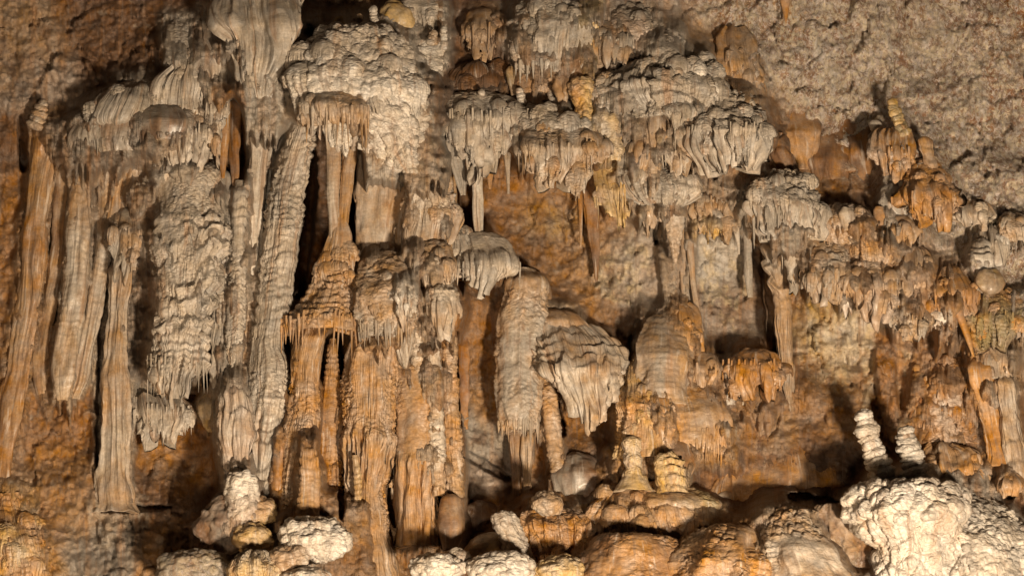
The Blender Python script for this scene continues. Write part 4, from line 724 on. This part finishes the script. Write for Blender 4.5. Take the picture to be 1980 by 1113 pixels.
put('tan_pillar', 'rough tan pillar left of the tip of the big tasselled drapery', [(735,1046,1070),(780,1046,1078),(830,1052,1084),(880,1060,1090),(930,1062,1092)], c='tan', c2='ochre', det=(SC(12,4),LU(14,4)), dh=95, cat='column')
put('tall_mound', 'tall smooth tan mound under the thin columns, right of the tasselled drapery', [(610,1264,1296),(620,1250,1318),(650,1240,1332),(700,1230,1342),(750,1224,1346),(790,1222,1352)], c='tan', c2='grey', det=(SC(11,2.2),RB(12,1.5)), dh=80, dr=.7, cat='mound', parts=None, mat='smooth')
put('fluted_brow', 'fluted brow on the right shoulder of the tall smooth tan mound', [(590,1300,1330),(600,1296,1344),(640,1302,1352),(690,1320,1356),(720,1330,1352)], c='tan', c2='ochre', det=(FL(9,5),), dh=80, dr=.6, cat='flowstone')
put('honey_mound', 'honey coloured cone shaped mound in front of the tall smooth tan mound', [(703,1222,1250),(712,1208,1264),(745,1200,1276),(800,1198,1288),(850,1196,1296),(890,1190,1300)], c='ochre', c2='yellow', det=(SC(11,2.5),FL(20,4)), dh=115, dr=.7, cat='mound')
put('beaded_flank', 'beaded drips on the right flank of the honey coloured mound', [(745,1262,1284),(780,1264,1298),(830,1268,1308),(860,1275,1304)], c='tan', c2='ochre', det=(RB(16,4),), dh=135, dr=.7, cat='flowstone')
put('flow_apron', 'wide smooth apron of tan flowstone with a drip fringe under the tall tan mound', [(738,1290,1345),(750,1284,1375),(785,1284,1402),(820,1288,1416),(850,1296,1420),(880,1315,1415)], c='tan', c2='ochre', det=(SC(11,2.2),RB(14,1.6)), dh=85, dr=.55, cat='flowstone', fringe=[(850,26,44,3.5),(862,18,34,3.5)], mat='smooth')
put('small_drapery', 'small rounded tan hood right of the tall smooth tan mound', [(680,1350,1374),(688,1340,1386),(710,1336,1390),(735,1340,1386),(762,1350,1374)], c='tan', c2='ochre', det=(FL(10,5,700,770),), dh=85, dr=.75, tips=(4,.5,715), cat='drapery')
put('gaping_hood', 'orange mouthed hood with a yellow lip under the whitish wall patch', [(676,1440,1480),(686,1418,1502),(702,1406,1512),(722,1404,1516),(755,1408,1516),(785,1425,1510)], c='ochre', c2='orange', det=(LU(16,4),FL(11,6,705,800)), dh=85, dr=.6, tips=(6,.35,712), cat='drapery', fringe=[(708,20,30,3)])
put('pale_crust', 'pale grey crusted lump at the left below the orange mouthed hood', [(705,1408,1440),(725,1398,1455),(755,1394,1462),(785,1402,1455)], c='pale', c2='grey', det=(PO(13,4),), dh=60, dr=.6, cat='flowstone')
put('flowstone_slope', 'broad smooth brown slope of flowstone descending left of the two bottom right stalagmites', [(765,1440,1520),(805,1412,1590),(860,1398,1650),(920,1388,1680),(990,1370,1700)], c='ochre', c2='brown', det=(LU(40,8),SC(13,2),FL(30,4)), h0=[(765,-15),(990,85)], dr=.22, cat='slope', mat='smooth', k=.1)
blob_at('pale_flap', 1612, 884, 52, 46, 18, 22, 'tan', 'pale', (LU(24,6),), label='pale shell like flap of rock on the dark brown slope at lower right', cat='rock', mat='smooth', tilt=24)
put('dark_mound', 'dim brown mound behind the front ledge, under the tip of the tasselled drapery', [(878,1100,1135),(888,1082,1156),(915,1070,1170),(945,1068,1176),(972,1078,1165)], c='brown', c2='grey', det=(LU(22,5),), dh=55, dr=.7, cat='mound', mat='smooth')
put('brown_dome', 'brown dome left at the foot of the wide tan apron', [(846,1288,1318),(853,1276,1330),(872,1272,1338),(895,1275,1338),(915,1282,1330)], c='tan', c2='brown', det=(FL(8,3,870,920),), dh=110, dr=.8, cat='mound', mat='smooth')
put('knob_stalagmite', 'yellow stalagmite with a snail like double knob head on the front ledge', [(844,1212,1228),(849,1204,1238),(862,1202,1240),(874,1207,1236),(884,1205,1240),(900,1208,1240),(915,1206,1244),(932,1197,1254),(950,1186,1266)], c='yellow', c2='pale', det=(PO(16,4,840,920),LU(16,4)), dh=110, dr=.85, cat='stalagmite', parts=[('head',874),('neck',912),('foot',None)], k=.1, lobes=.05, wob=.4)
put('squat_stalagmite', 'squat fat yellow stalagmite with dark ring grooves right of the snail headed one', [(878,1272,1300),(886,1262,1312),(905,1262,1320),(930,1266,1326),(952,1272,1328)], c='yellow', c2='tan', det=(RB(19,7),PO(14,3)), dh=130, dr=.9, cat='stalagmite', k=.1)
put('orange_ledge', 'draped orange front ledge between the mushroom knob and the snail headed stalagmite', [(982,1030,1110),(995,1012,1140),(1015,1004,1160),(1045,1004,1165),(1080,1010,1165),(1120,1020,1160)], c='ochre', c2='orange', det=(FL(12,7,1000,1130),PO(19,5),LU(20,5)), dh=55, dr=.45, cat='ledge', k=.1, tips=(8,.6,1020), fringe=[])
put('orange_apron', 'orange apron of flowstone spreading right under the snail headed stalagmite', [(916,1200,1250),(932,1180,1275),(955,1156,1296),(985,1135,1320),(1015,1130,1335),(1045,1140,1335),(1075,1150,1320)], c='ochre', c2='tan', det=(FL(13,5,960,1100),SC(13,3),LU(22,5)), dh=45, dr=.5, cat='flowstone', k=.1, fringe=[(1022,20,30,3.6)])
put('sloping_ledge', 'smooth dark topped ledge right of the snail headed stalagmite', [(935,1260,1310),(948,1240,1350),(970,1235,1385),(995,1245,1390),(1015,1260,1370)], c='tan', c2='olive', det=(SC(12,3),LU(18,5)), dh=70, dr=.6, cat='ledge', k=.1)
blob_at('mushroom_boss', 1058, 972, 230, 29, 23, 26, 'pale', 'tan', (PO(18,5),LU(14,4)), label='pale mushroom shaped knob on the left part of the front ledge', cat='knob', g=GROUPS['knob'])
put('hunched_stalagmite', 'hunched pale stalagmite leaning left at the left end of the front ledge', [(990,962,986),(997,952,998),(1015,952,1006),(1035,964,1014),(1060,975,1024),(1090,980,1034)], c='pale', c2='pink', det=(PO(17,5),), dh=110, dr=.8, cat='stalagmite', k=.1, parts=[('head',1025),('body',None)])
blob_at('round_rock', 1411, 966, 78, 28, 18, 20, 'grey', 'tan', (LU(22,4),), label='smooth oval grey rock lying in the shade of the dark brown slope', cat='rock', mat='smooth', tilt=12)
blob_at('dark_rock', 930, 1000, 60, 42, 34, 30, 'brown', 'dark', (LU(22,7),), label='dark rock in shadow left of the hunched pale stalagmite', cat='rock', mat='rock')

# ---- mounds and boulders along the bottom
put('brick_scaled_mound', 'big ochre mound with brick like scales at the bottom right of centre', [(1014,1375,1435),(1024,1345,1466),(1050,1322,1484),(1085,1308,1492),(1130,1300,1498),(1180,1296,1500)], c='ochre', c2='tan', det=(SC(14,4.5),), dh=80, dr=.8, cat='mound', sides=0, k=.1)
put('crowned_mound', 'tan scaled mound crowned with a cauliflower tip at the bottom edge', [(980,1516,1540),(990,1500,1556),(1010,1482,1570),(1040,1478,1590),(1075,1480,1622),(1110,1484,1650),(1160,1484,1670)], c='tan', c2='pale', det=(PO(18,8,975,1045),SC(12,3.5,1040,1200)), dh=100, dr=.75, cat='mound', parts=[('crown',1042),('body',None)], sides=0, k=.1)
put('dark_boulder', 'dark brown smooth boulder left of the big brick scaled mound', [(1028,1180,1250),(1040,1150,1300),(1070,1130,1330),(1110,1120,1340),(1160,1115,1340)], c='ochre', c2='brown', det=(LU(26,6),SC(13,3)), dh=80, dr=.7, cat='boulder', sides=0, k=.1)
put('low_boulder', 'low ochre boulder wedged behind the big brick scaled mound', [(1016,1270,1310),(1024,1252,1340),(1042,1248,1350),(1062,1260,1340)], c='ochre', c2='brown', det=(LU(20,5),), dh=80, dr=.7, cat='boulder', k=.1)
ringed_at('ringed_stalagmite', 'left and taller of the two pale ringed stalagmites at lower right, cream coloured', 'stalagmite', [(1668,796,14),(1674,822,21),(1684,856,23),(1696,890,25),(1706,922,25)], 9, 'white', 'pale', h=190, g=GROUPS['stalagmite'], amp=3)
ringed_at('ringed_stalagmite', 'right and greyer of the two pale ringed stalagmites at lower right', 'stalagmite', [(1749,827,13),(1754,850,20),(1762,880,24),(1770,908,27),(1778,935,30)], 10, 'white', 'grey', h=200, g=GROUPS['stalagmite'], amp=3)
put('white_cauliflower_mound', 'white cauliflower mound under the two pale ringed stalagmites', [(932,1695,1800),(942,1668,1826),(962,1654,1840),(988,1650,1850),(1012,1658,1846),(1036,1684,1832),(1066,1702,1815),(1110,1700,1810),(1170,1700,1810)], c='white', c2='pale', lobes=.3, det=(PO(46,13),PO(15,4)), dh=110, dr=.75, cat='mound', sides=0, k=.1, slope=0, step=2.4, parts=[('knobbly_top',1032),('stem',None)])
blob_at('white_boss', 1853, 962, 250, 25, 22, 22, 'pale', 'white', (PO(14,4),), label='pale knob at the right shoulder of the white cauliflower mound', cat='knob', g=GROUPS['knob'])
put('speckled_slope', 'pale speckled slope with dark pits at the bottom right corner', [(935,1800,1850),(955,1780,1900),(990,1775,1950),(1030,1780,1990),(1080,1785,2030),(1170,1790,2060)], c='white', c2='grey', det=(PO(17,6),PO(9,3)), dh=70, dr=.5, cat='mound', sides=0, k=.1)
blob_at('grey_rock', 1905, 990, 190, 34, 22, 22, 'grey', 'tan', (LU(20,5),('rough',20,4)), label='grey rock lodged behind the pale speckled slope', cat='rock', mat='rock', tilt=20)
put('dark_flank', 'dim tan flank of rock between the crowned mound and the white cauliflower mound', [(975,1590,1630),(990,1580,1665),(1030,1600,1690),(1080,1630,1710),(1150,1650,1720)], c='brown', c2='tan', mat='rock', det=(('rough',26,8),LU(20,8)), dh=35, dr=.5, cat='rock', k=.1)
blob_at('cauliflower_boulder', 606, 1043, 300, 68, 44, 50, 'pale', 'white', (PO(24,8),PO(11,3)), label='largest pale cauliflower boulder on the bottom ledge, in front of the amber pillars', cat='boulder', g=GROUPS['boulder'])
blob_at('yellowish_boulder', 489, 1042, 270, 38, 30, 32, 'yellow', 'tan', (PO(22,6),), label='yellowish boulder with dark top left of the largest pale cauliflower boulder', cat='boulder', g=GROUPS['boulder'], tilt=8)
blob_at('yellowish_boulder', 497, 988, 240, 38, 26, 30, 'tan', 'yellow', (PO(18,6),), label='knobbly tan boulder against the foot of the stoutest column', cat='boulder', g=GROUPS['boulder'])
blob_at('dark_boulder', 438, 1010, 225, 50, 58, 36, 'brown', 'grey', (('rough',30,9),LU(26,9)), label='dark sloping boulder left of the knobbly tan one', cat='boulder', g=GROUPS['boulder'], tilt=35, mat='rock', lump=.35)
blob_at('grooved_boulder', 492, 1102, 330, 54, 34, 40, 'yellow', 'pale', (FL(14,4),PO(18,5)), label='grooved pale yellow boulder at the bottom edge below the yellowish boulder', cat='boulder', g=GROUPS['boulder'])
blob_at('pale_boulder', 560, 1078, 330, 42, 28, 34, 'tan', 'pale', (PO(16,5),), label='small knobbly boulder under the largest pale cauliflower boulder', cat='boulder', g=GROUPS['boulder'], tilt=-15)
blob_at('pale_boulder', 590, 1120, 350, 48, 26, 34, 'white', 'pale', (PO(18,5),), label='pale boulder cut by the bottom edge under the largest cauliflower boulder', cat='boulder', g=GROUPS['boulder'])
blob_at('dark_boulder', 372, 1104, 280, 78, 42, 48, 'grey', 'olive', (LU(24,7),PO(20,4)), label='dark greenish grey boulder at the bottom edge, left of the grooved one', cat='boulder', g=GROUPS['boulder'], mat='rock')
blob_at('flat_boulder', 848, 1096, 300, 52, 27, 36, 'white', 'pale', (PO(20,6),), label='flat pale boulder at the bottom edge, leftmost of the row right of the grand pillar', cat='boulder', g=GROUPS['boulder'])
blob_at('flat_boulder', 888, 1080, 270, 26, 20, 24, 'pale', 'pink', (PO(16,4),), label='small upright pale boulder behind the flat leftmost one of the bottom row', cat='boulder', g=GROUPS['boulder'], tilt=25)
blob_at('flat_boulder', 968, 1100, 300, 66, 33, 42, 'pale', 'white', (PO(22,6),), label='broad pale boulder in the middle of the bottom row right of the grand pillar', cat='boulder', g=GROUPS['boulder'])
blob_at('flat_boulder', 1082, 1104, 290, 46, 30, 36, 'yellow', 'pale', (PO(18,5),), label='yellowish boulder at the right end of the bottom row, below the orange front ledge', cat='boulder', g=GROUPS['boulder'])
blob_at('mossy_rock', 940, 1060, 190, 48, 28, 30, 'olive', 'tan', (SC(12,4),), label='olive scaly rock behind the broad pale boulder of the bottom row', cat='rock', tilt=-20)
put('ochre_flowstone', 'ochre flowstone foot spreading in the bottom left corner', [(955,-20,40),(985,-30,60),(1020,-40,80),(1055,-40,95),(1100,-40,110),(1160,-50,120)], c='ochre', c2='yellow', det=(RB(12,2),SC(12,4),FL(20,4)), dh=5, dr=.5, cat='mound', k=.1)

# ------------------------------------------------------------------ the setting: wall of the cave and its floor
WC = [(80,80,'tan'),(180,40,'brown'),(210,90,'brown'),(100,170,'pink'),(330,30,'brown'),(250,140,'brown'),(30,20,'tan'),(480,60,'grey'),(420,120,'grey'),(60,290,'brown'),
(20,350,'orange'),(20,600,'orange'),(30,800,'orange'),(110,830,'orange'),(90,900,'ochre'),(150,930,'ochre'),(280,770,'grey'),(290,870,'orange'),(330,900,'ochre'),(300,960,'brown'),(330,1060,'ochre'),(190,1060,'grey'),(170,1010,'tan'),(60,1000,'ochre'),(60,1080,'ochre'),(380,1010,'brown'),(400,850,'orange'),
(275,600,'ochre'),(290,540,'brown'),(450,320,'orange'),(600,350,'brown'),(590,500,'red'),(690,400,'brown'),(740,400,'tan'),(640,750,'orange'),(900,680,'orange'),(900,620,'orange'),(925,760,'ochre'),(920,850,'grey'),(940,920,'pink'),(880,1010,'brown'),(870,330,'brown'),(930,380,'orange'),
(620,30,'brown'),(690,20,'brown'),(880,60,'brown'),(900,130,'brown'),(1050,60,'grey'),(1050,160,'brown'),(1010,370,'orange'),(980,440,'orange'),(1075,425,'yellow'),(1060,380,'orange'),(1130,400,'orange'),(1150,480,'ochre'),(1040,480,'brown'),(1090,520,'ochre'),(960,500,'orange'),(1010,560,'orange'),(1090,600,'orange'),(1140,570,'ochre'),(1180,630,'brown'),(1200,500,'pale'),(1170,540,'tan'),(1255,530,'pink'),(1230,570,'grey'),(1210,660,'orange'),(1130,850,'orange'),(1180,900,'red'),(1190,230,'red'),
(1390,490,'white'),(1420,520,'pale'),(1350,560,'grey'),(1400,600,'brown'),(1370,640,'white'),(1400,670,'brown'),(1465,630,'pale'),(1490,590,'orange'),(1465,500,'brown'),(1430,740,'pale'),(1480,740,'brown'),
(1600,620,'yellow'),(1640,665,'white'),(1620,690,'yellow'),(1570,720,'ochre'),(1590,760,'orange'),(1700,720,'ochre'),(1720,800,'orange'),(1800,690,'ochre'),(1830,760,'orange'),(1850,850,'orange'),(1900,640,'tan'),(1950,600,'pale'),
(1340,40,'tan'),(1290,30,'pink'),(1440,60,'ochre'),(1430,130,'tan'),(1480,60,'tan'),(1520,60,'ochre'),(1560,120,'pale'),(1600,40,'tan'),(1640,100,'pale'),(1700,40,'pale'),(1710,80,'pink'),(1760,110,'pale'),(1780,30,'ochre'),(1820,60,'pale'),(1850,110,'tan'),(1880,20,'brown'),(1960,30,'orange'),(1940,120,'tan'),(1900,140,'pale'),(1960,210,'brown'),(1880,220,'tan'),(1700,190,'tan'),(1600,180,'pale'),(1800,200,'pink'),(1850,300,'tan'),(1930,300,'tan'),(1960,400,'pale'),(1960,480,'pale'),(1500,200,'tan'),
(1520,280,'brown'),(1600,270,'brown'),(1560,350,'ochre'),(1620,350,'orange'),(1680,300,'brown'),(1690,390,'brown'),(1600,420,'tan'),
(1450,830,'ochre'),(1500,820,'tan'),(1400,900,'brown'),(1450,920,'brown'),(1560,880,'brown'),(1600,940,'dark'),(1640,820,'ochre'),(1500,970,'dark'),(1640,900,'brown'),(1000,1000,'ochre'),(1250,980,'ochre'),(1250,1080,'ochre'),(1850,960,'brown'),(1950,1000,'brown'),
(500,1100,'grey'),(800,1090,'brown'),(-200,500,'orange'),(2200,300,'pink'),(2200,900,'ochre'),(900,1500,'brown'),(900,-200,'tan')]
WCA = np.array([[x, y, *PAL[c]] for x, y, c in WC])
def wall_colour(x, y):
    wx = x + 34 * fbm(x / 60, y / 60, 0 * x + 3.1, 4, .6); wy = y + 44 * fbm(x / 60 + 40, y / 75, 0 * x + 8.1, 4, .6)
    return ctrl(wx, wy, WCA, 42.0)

def axis(lo, a, b, hi, fine, coarse):
    return np.concatenate([np.arange(lo, a - 336, coarse), np.arange(a - 336, a, 6.0), np.arange(a, b, fine), np.arange(b, b + 336, 6.0), np.arange(b + 336, hi + coarse, coarse)])
gx = axis(-900, -24, 2004, 2900, 2.8, 18); gy = axis(-800, -24, 1140, 3150, 2.8, 18)
GX, GY = np.meshgrid(gx, gy)
H = ctrl(GX, GY, HC, 62.0)[..., 0]
# broken rock: strongest on the bare wall at the upper right
upr = sstep(-40, 60, (GX - 1440) * .7 - (GY - 120) * .75 + 40 * fbm(GX / 80, GY / 80, 0 * GX, 2)) * sstep(1240, 1330, GX)
zero = 0 * GX
# the wall swells out into an apron behind and above each growth
# hollows that stay open: (x, y, half width, half height)
VOIDS = [(640,420,62,200),(1060,450,120,130),(1400,560,70,110),(1470,500,20,90),(450,270,26,90),(600,400,40,180),(910,350,40,120),(1600,330,110,110),(925,740,45,150),(650,700,40,60),(405,620,12,120),(900,500,40,60)]
PEDC = np.zeros(GX.shape + (3,)); PEDM = np.zeros(GX.shape)
for kind, a, kw in PLAN:
    if kind != 'formation': continue
    rows_ = np.asarray(a[3], float); cat = a[2]
    y0, y1 = rows_[0, 0], rows_[-1, 0]
    hang = cat in ('column', 'stalactite') or kw.get('h0') is not None
    if cat in ('stalagmite', 'rock'): continue
    yb = kw['tips'][2] if kw.get('tips') else y1
    xs = (rows_[:, 1].min() - 90, rows_[:, 2].max() + 90); ys = (y0 - 60, y1 + 60)
    ix = slice(*np.searchsorted(gx, xs)); iy = slice(*np.searchsorted(gy, ys))
    if ix.start == ix.stop or iy.start == iy.stop: continue
    sx, sy = GX[iy, ix], GY[iy, ix]
    cxr = np.interp(sy, rows_[:, 0], (rows_[:, 1] + rows_[:, 2]) / 2); hwr = np.interp(sy, rows_[:, 0], (rows_[:, 2] - rows_[:, 1]) / 2)
    hwm = (rows_[:, 2] - rows_[:, 1]).max() / 2
    hwr = np.maximum(hwr, hwm * .6)
    wv = .25 * fbm(sx / 30, sy / 30, 0 * sx, 3)
    lat = 1 - sstep(.75, 1.6, np.abs(sx - cxr) / (hwr + 4) + wv)
    drip = (1 - np.abs(2 * vnoise(sx / 11, 0 * sx + y0, 0 * sx) - 1)) ** 1.6 * 60 * vnoise(sx / 33, 0 * sx + y0, 0 * sx + 5)
    yend = (y1 - 20 if cat == 'column' else y0 + 14) if hang else (yb - 10 if kw.get('tips') else y1 + 5)
    yend = yend + drip
    ver = sstep(y0 - 34 - .25 * hwm, y0 + 8, sy + 20 * wv) * (1 - sstep(yend, yend + 34, sy + 12 * wv))
    hb = wallh(np.array([rows_[:, 1:].mean()]), np.array([rows_[:, 0].mean()]))[0] + (kw.get('dh', 0) if kw.get('h0') is None else 40)
    tgt = hb + 0 * sx if not hang else hb - 10 - .35 * hwr
    if not hang: tgt = tgt - .75 * np.maximum(y0 + min((yb - y0) if kw.get('tips') else 999, .45 * (y1 - y0), 110) - sy, 0)
    m = lat * ver
    if kw.get('c') in ('brown', 'dark'): m = m * .6
    for vx, vy, vr, vs in VOIDS:
        m = m * sstep(.75, 1.1, np.sqrt(((sx - vx) / vr) ** 2 + ((sy - vy) / vs) ** 2))
    H[iy, ix] += m * np.maximum(0, tgt - H[iy, ix])
    cc = PAL[kw.get('c', 'pale')] * .6 + PAL[kw.get('c2', 'tan')] * .4
    mc = sstep(.15, .7, m) * .85
    PEDC[iy, ix] = PEDC[iy, ix] * (1 - mc[..., None]) + cc * mc[..., None]; PEDM[iy, ix] = PEDM[iy, ix] * (1 - mc) + mc
lump = fbm(GX / 120, GY / 120, zero + 2, 4, .5)
r1 = 1 - np.abs(fbm(GX / 34 + .6 * lump, GY / 44, zero + 5, 4, .55))
r2 = 1 - np.abs(fbm(GX / 90 + .8, GY / 60, zero + 15, 4, .5))
f1, f2, dyc, idc = worley(GX / 17 + .8 * lump, GY / 25 + .5 * fbm(GX / 20, GY / 20, zero + 4, 2), zero + .5)
fl = (sstep(.0, .3, f2 - f1) * .6 + idc) * 9
wf = fbm(GX / 11, GY / 90, zero + 1, 3)
# small flowstone steps and hoods wherever water has run
FZ = zero.copy()
for vx, vy, rx_, ry_ in ((1700,520,230,110),(1850,430,150,110),(1900,650,110,170),(1250,300,260,140),(1080,120,240,110),(800,520,150,140),(260,290,200,110),(360,130,120,110),(1350,800,150,110),(740,800,190,190),(360,500,110,230),(500,700,110,260),(1480,430,170,80)):
    FZ = np.maximum(FZ, 1 - sstep(.6, 1.15, np.sqrt(((GX - vx) / rx_) ** 2 + ((GY - vy) / ry_) ** 2) + .25 * fbm(GX / 50, GY / 50, zero + 90, 3)))
for vx, vy, rx_, ry_ in VOIDS:
    FZ = FZ * sstep(.7, 1.1, np.sqrt(((GX - vx) / rx_) ** 2 + ((GY - vy) / ry_) ** 2))
flow = np.clip(.3 + .7 * PEDM + .7 * FZ, 0, 1) * (1 - upr)
q1 = fbm(GX / 50, GY / 50, zero + 61, 3)
e1, e2, ey, ei = worley(GX / 34 + .6 * q1, GY / 40 + .8 * q1, zero + .4)
stepd = (.75 * np.sqrt(np.minimum(1, (e2 - e1) * 2)) + .7 * ey) * 13
g1, g2, gy_, gi = worley(GX / 13 + .8 * q1, GY / 11 + .8 * q1, zero + 7.4)
grain = (np.sqrt(np.minimum(1, (g2 - g1) * 2.4)) - .4 * gy_) * 4.2
flut = (1 - np.abs(2 * vnoise(GX / 8 + 1.2 * q1, GY / 120, zero + 3) - 1)) ** 2.2 * 6 * sstep(-.1, .5, ey)
# larger hoods with straight fluted curtains under a domed brow
q2 = fbm(GX / 70, GY / 90, zero + 71, 3)
k1, k2_, ky, ki = worley(GX / 62 + .5 * q2, GY / 78 + .5 * q2 + .25 * (1 - np.abs(2 * vnoise(GX / 9, zero, zero) - 1)) ** 2, zero + 2.4)
hood = sstep(-.62, -.02, ky) * np.sqrt(np.clip((k2_ - k1) * 2.6, 0, 1)) * (.6 + .8 * ki)
fold = ((1 - np.abs(2 * vnoise(GX / 7.5 + 1.5 * q2, GY / 170, zero + 13) - 1)) ** 2.2 * 9 + (1 - np.abs(2 * vnoise(GX / 16 + 2.5 * q2, GY / 220, zero + 19) - 1)) ** 2 * 9) * sstep(-.2, .15, ky)
big = np.clip(1.1 * FZ + .4 * PEDM, 0, 1) * (1 - upr)
H = H + big * (hood * 30 + fold - 8)
H = H + flow * (stepd * (1 - .45 * big) + grain + flut)
H = H + 14 * lump * (1 - .6 * PEDM) + (r2 ** 2 - .5) * (12 * (1 - .7 * PEDM)) + (r1 ** 2.2 - .4) * 7 * (1 - PEDM) + fl * .2 * (1 - PEDM) + wf * 4 * (1 - upr) + 3.2 * fbm(GX / 7, GY / 9, zero + 9, 3) * (1 - .3 * PEDM)
# broken facets of the bare rock: every flake has its own tilt
crag = zero.copy(); FLK = []
ca, sa = math.cos(.45), math.sin(.45)
UX, UY = GX * ca + GY * sa, -GX * sa + GY * ca
for sx_, sy_, am_, zz in ((46, 70, 26, 3.2), (21, 34, 15, 8.6), (10, 16, 7, 12.1)):
    wx_ = fbm(GX / sx_, GY / sx_, zero + zz, 3, .6) * .55
    a1, a2, ay, ai = worley(UX / sx_ + wx_, UY / sy_ + wx_, zero + zz)
    t2 = np.modf(ai * 37.7)[0]
    crag += am_ * ((ai - .5) * .8 + ay * (t2 - .5) * 2.2 + (a1 - .4) * (np.modf(ai * 91.3)[0] - .5) * 1.6)
    FLK.append(ai)
H = H + upr * crag
bare = np.clip(1 - upr - flow, 0, 1)
rgh = zero + .5
for vx, vy, rx_, ry_, am_ in ((1640,690,130,120,1.25),(1400,550,75,120,1.0),(1090,470,130,130,.8),(130,870,170,110,1.0),(300,1040,160,80,1.2),(150,90,260,130,1.3),(1210,530,80,90,1.0),(1750,780,120,90,1.1)):
    rgh = np.maximum(rgh, am_ * (1 - sstep(.55, 1.1, np.sqrt(((GX - vx) / rx_) ** 2 + ((GY - vy) / ry_) ** 2) + .3 * fbm(GX / 40, GY / 40, zero + 44, 3))))
H = H + np.clip(1 - upr - .7 * PEDM - .5 * FZ, 0, 1) * rgh * .8 * crag
# deep slots between the columns: (x, y, x, y, half width, depth)
for xa, ya, xb, yb_, hwid, dp in ((119,320,100,620,10,110),(207,490,193,960,11,110),(405,470,398,745,10,130),(460,240,462,352,14,120),(602,290,575,570,17,140),(690,270,690,480,13,120),
        (648,655,638,770,13,120),(884,640,887,900,7,90),(757,930,766,1015,10,90),(846,900,851,965,7,80),(1376,300,1381,345,8,90),(1476,440,1502,745,11,110),(1066,760,1088,838,11,100),
        (1234,620,1214,700,9,80),(664,690,660,1000,7,90),(40,230,46,330,9,70),(520,330,500,520,6,70),(776,300,770,490,7,80),(908,330,905,430,16,110),(1262,390,1270,470,7,60),(1530,960,1640,985,12,70),(905,880,985,925,10,60),(330,980,200,985,7,45),(1936,955,1960,960,10,60),(555,650,560,760,7,70)):
    L2 = (xb - xa) ** 2 + (yb_ - ya) ** 2
    iy = slice(*np.searchsorted(gy, (min(ya, yb_) - 40, max(ya, yb_) + 40))); ix = slice(*np.searchsorted(gx, (min(xa, xb) - 40, max(xa, xb) + 40)))
    sx, sy = GX[iy, ix], GY[iy, ix]
    tt = np.clip(((sx - xa) * (xb - xa) + (sy - ya) * (yb_ - ya)) / L2, 0, 1)
    dd = np.hypot(sx - xa - tt * (xb - xa), sy - ya - tt * (yb_ - ya)) + 5 * fbm(sx / 14, sy / 26, 0 * sx, 3)
    H[iy, ix] -= dp * (1 - sstep(.55, 1.15, dd / (hwid * (.5 + 1.4 * np.sqrt(np.clip(tt * (1 - tt), 0, 1))))))
WALLP = np.stack([GX, GY, H], -1)
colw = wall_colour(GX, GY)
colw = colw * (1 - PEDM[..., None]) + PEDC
pat = sstep(.08, .2, fbm(GX / 13 + lump, GY / 18, zero + 30, 4, .75))[..., None] * upr[..., None]
colw = colw * (1 - .7 * pat) + PAL['white'] * .7 * pat
crs = sstep(.8, 1.0, rgh) * (1 - upr) * (1 - PEDM) * sstep(.42, .62, .45 * FLK[1] + .55 * FLK[2] + .25 * fbm(GX / 30, GY / 30, zero + 47, 3)) * (GX > 1150)
colw = colw * (1 - .6 * crs[..., None]) + np.array((.55, .43, .27)) * .6 * crs[..., None]
flk = sstep(.45, .6, .5 * FLK[1] + .5 * FLK[2])[..., None] * upr[..., None]
colw = colw * (1 - .5 * flk) + PAL['white'] * .5 * flk
pk = sstep(.15, .4, fbm(GX / 30 + 60, GY / 40, zero + 31, 4, .6))[..., None] * upr[..., None]
colw = colw * (1 - .35 * pk) + np.array((.40, .24, .18)) * .35 * pk
mud = sstep(.2, .42, fbm(GX / 42 + 20, GY / 60, zero + 33, 5, .6))[..., None] * (1 - upr[..., None])
colw = colw * (1 - .55 * mud) + PAL['brown'] * .55 * mud
cr = sstep(.3, .5, fbm(GX / 22 + 80, GY / 26, zero + 35, 5, .65))[..., None] * (1 - upr[..., None])
colw = colw * (1 - .45 * cr) + PAL['pale'] * .45 * cr
# orange water stains running down
stn = sstep(.2, .45, fbm(GX / 14 + 5, GY / 220, zero + 36, 3))[..., None]
colw = colw * (1 - .35 * stn) + PAL['orange'] * .35 * stn
colw = colw * (.84 + .3 * upr[..., None])  # upper right painted lighter to make up for the lamps' falloff there
W3 = at(GX, GY, H)
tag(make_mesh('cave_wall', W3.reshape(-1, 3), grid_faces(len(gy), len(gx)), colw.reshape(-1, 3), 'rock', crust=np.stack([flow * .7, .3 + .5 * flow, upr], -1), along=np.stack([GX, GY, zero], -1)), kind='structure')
fx, fy = np.meshgrid(np.linspace(-26, 26, 60), np.linspace(-14, 24, 60))
fz = -6.5 + .12 * fbm(fx / 3, fy / 3, 0 * fx, 3)
fc = np.repeat(PAL['brown'][None], fx.size, 0)
tag(make_mesh('cave_floor', np.stack([fx, fy, fz], -1).reshape(-1, 3), grid_faces(60, 60)[:, ::-1], fc, 'rock'), kind='structure')

for kind, a, kw in PLAN:
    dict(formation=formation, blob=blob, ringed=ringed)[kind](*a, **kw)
print('triangles', COUNT[0], 'meshes', COUNT[1])
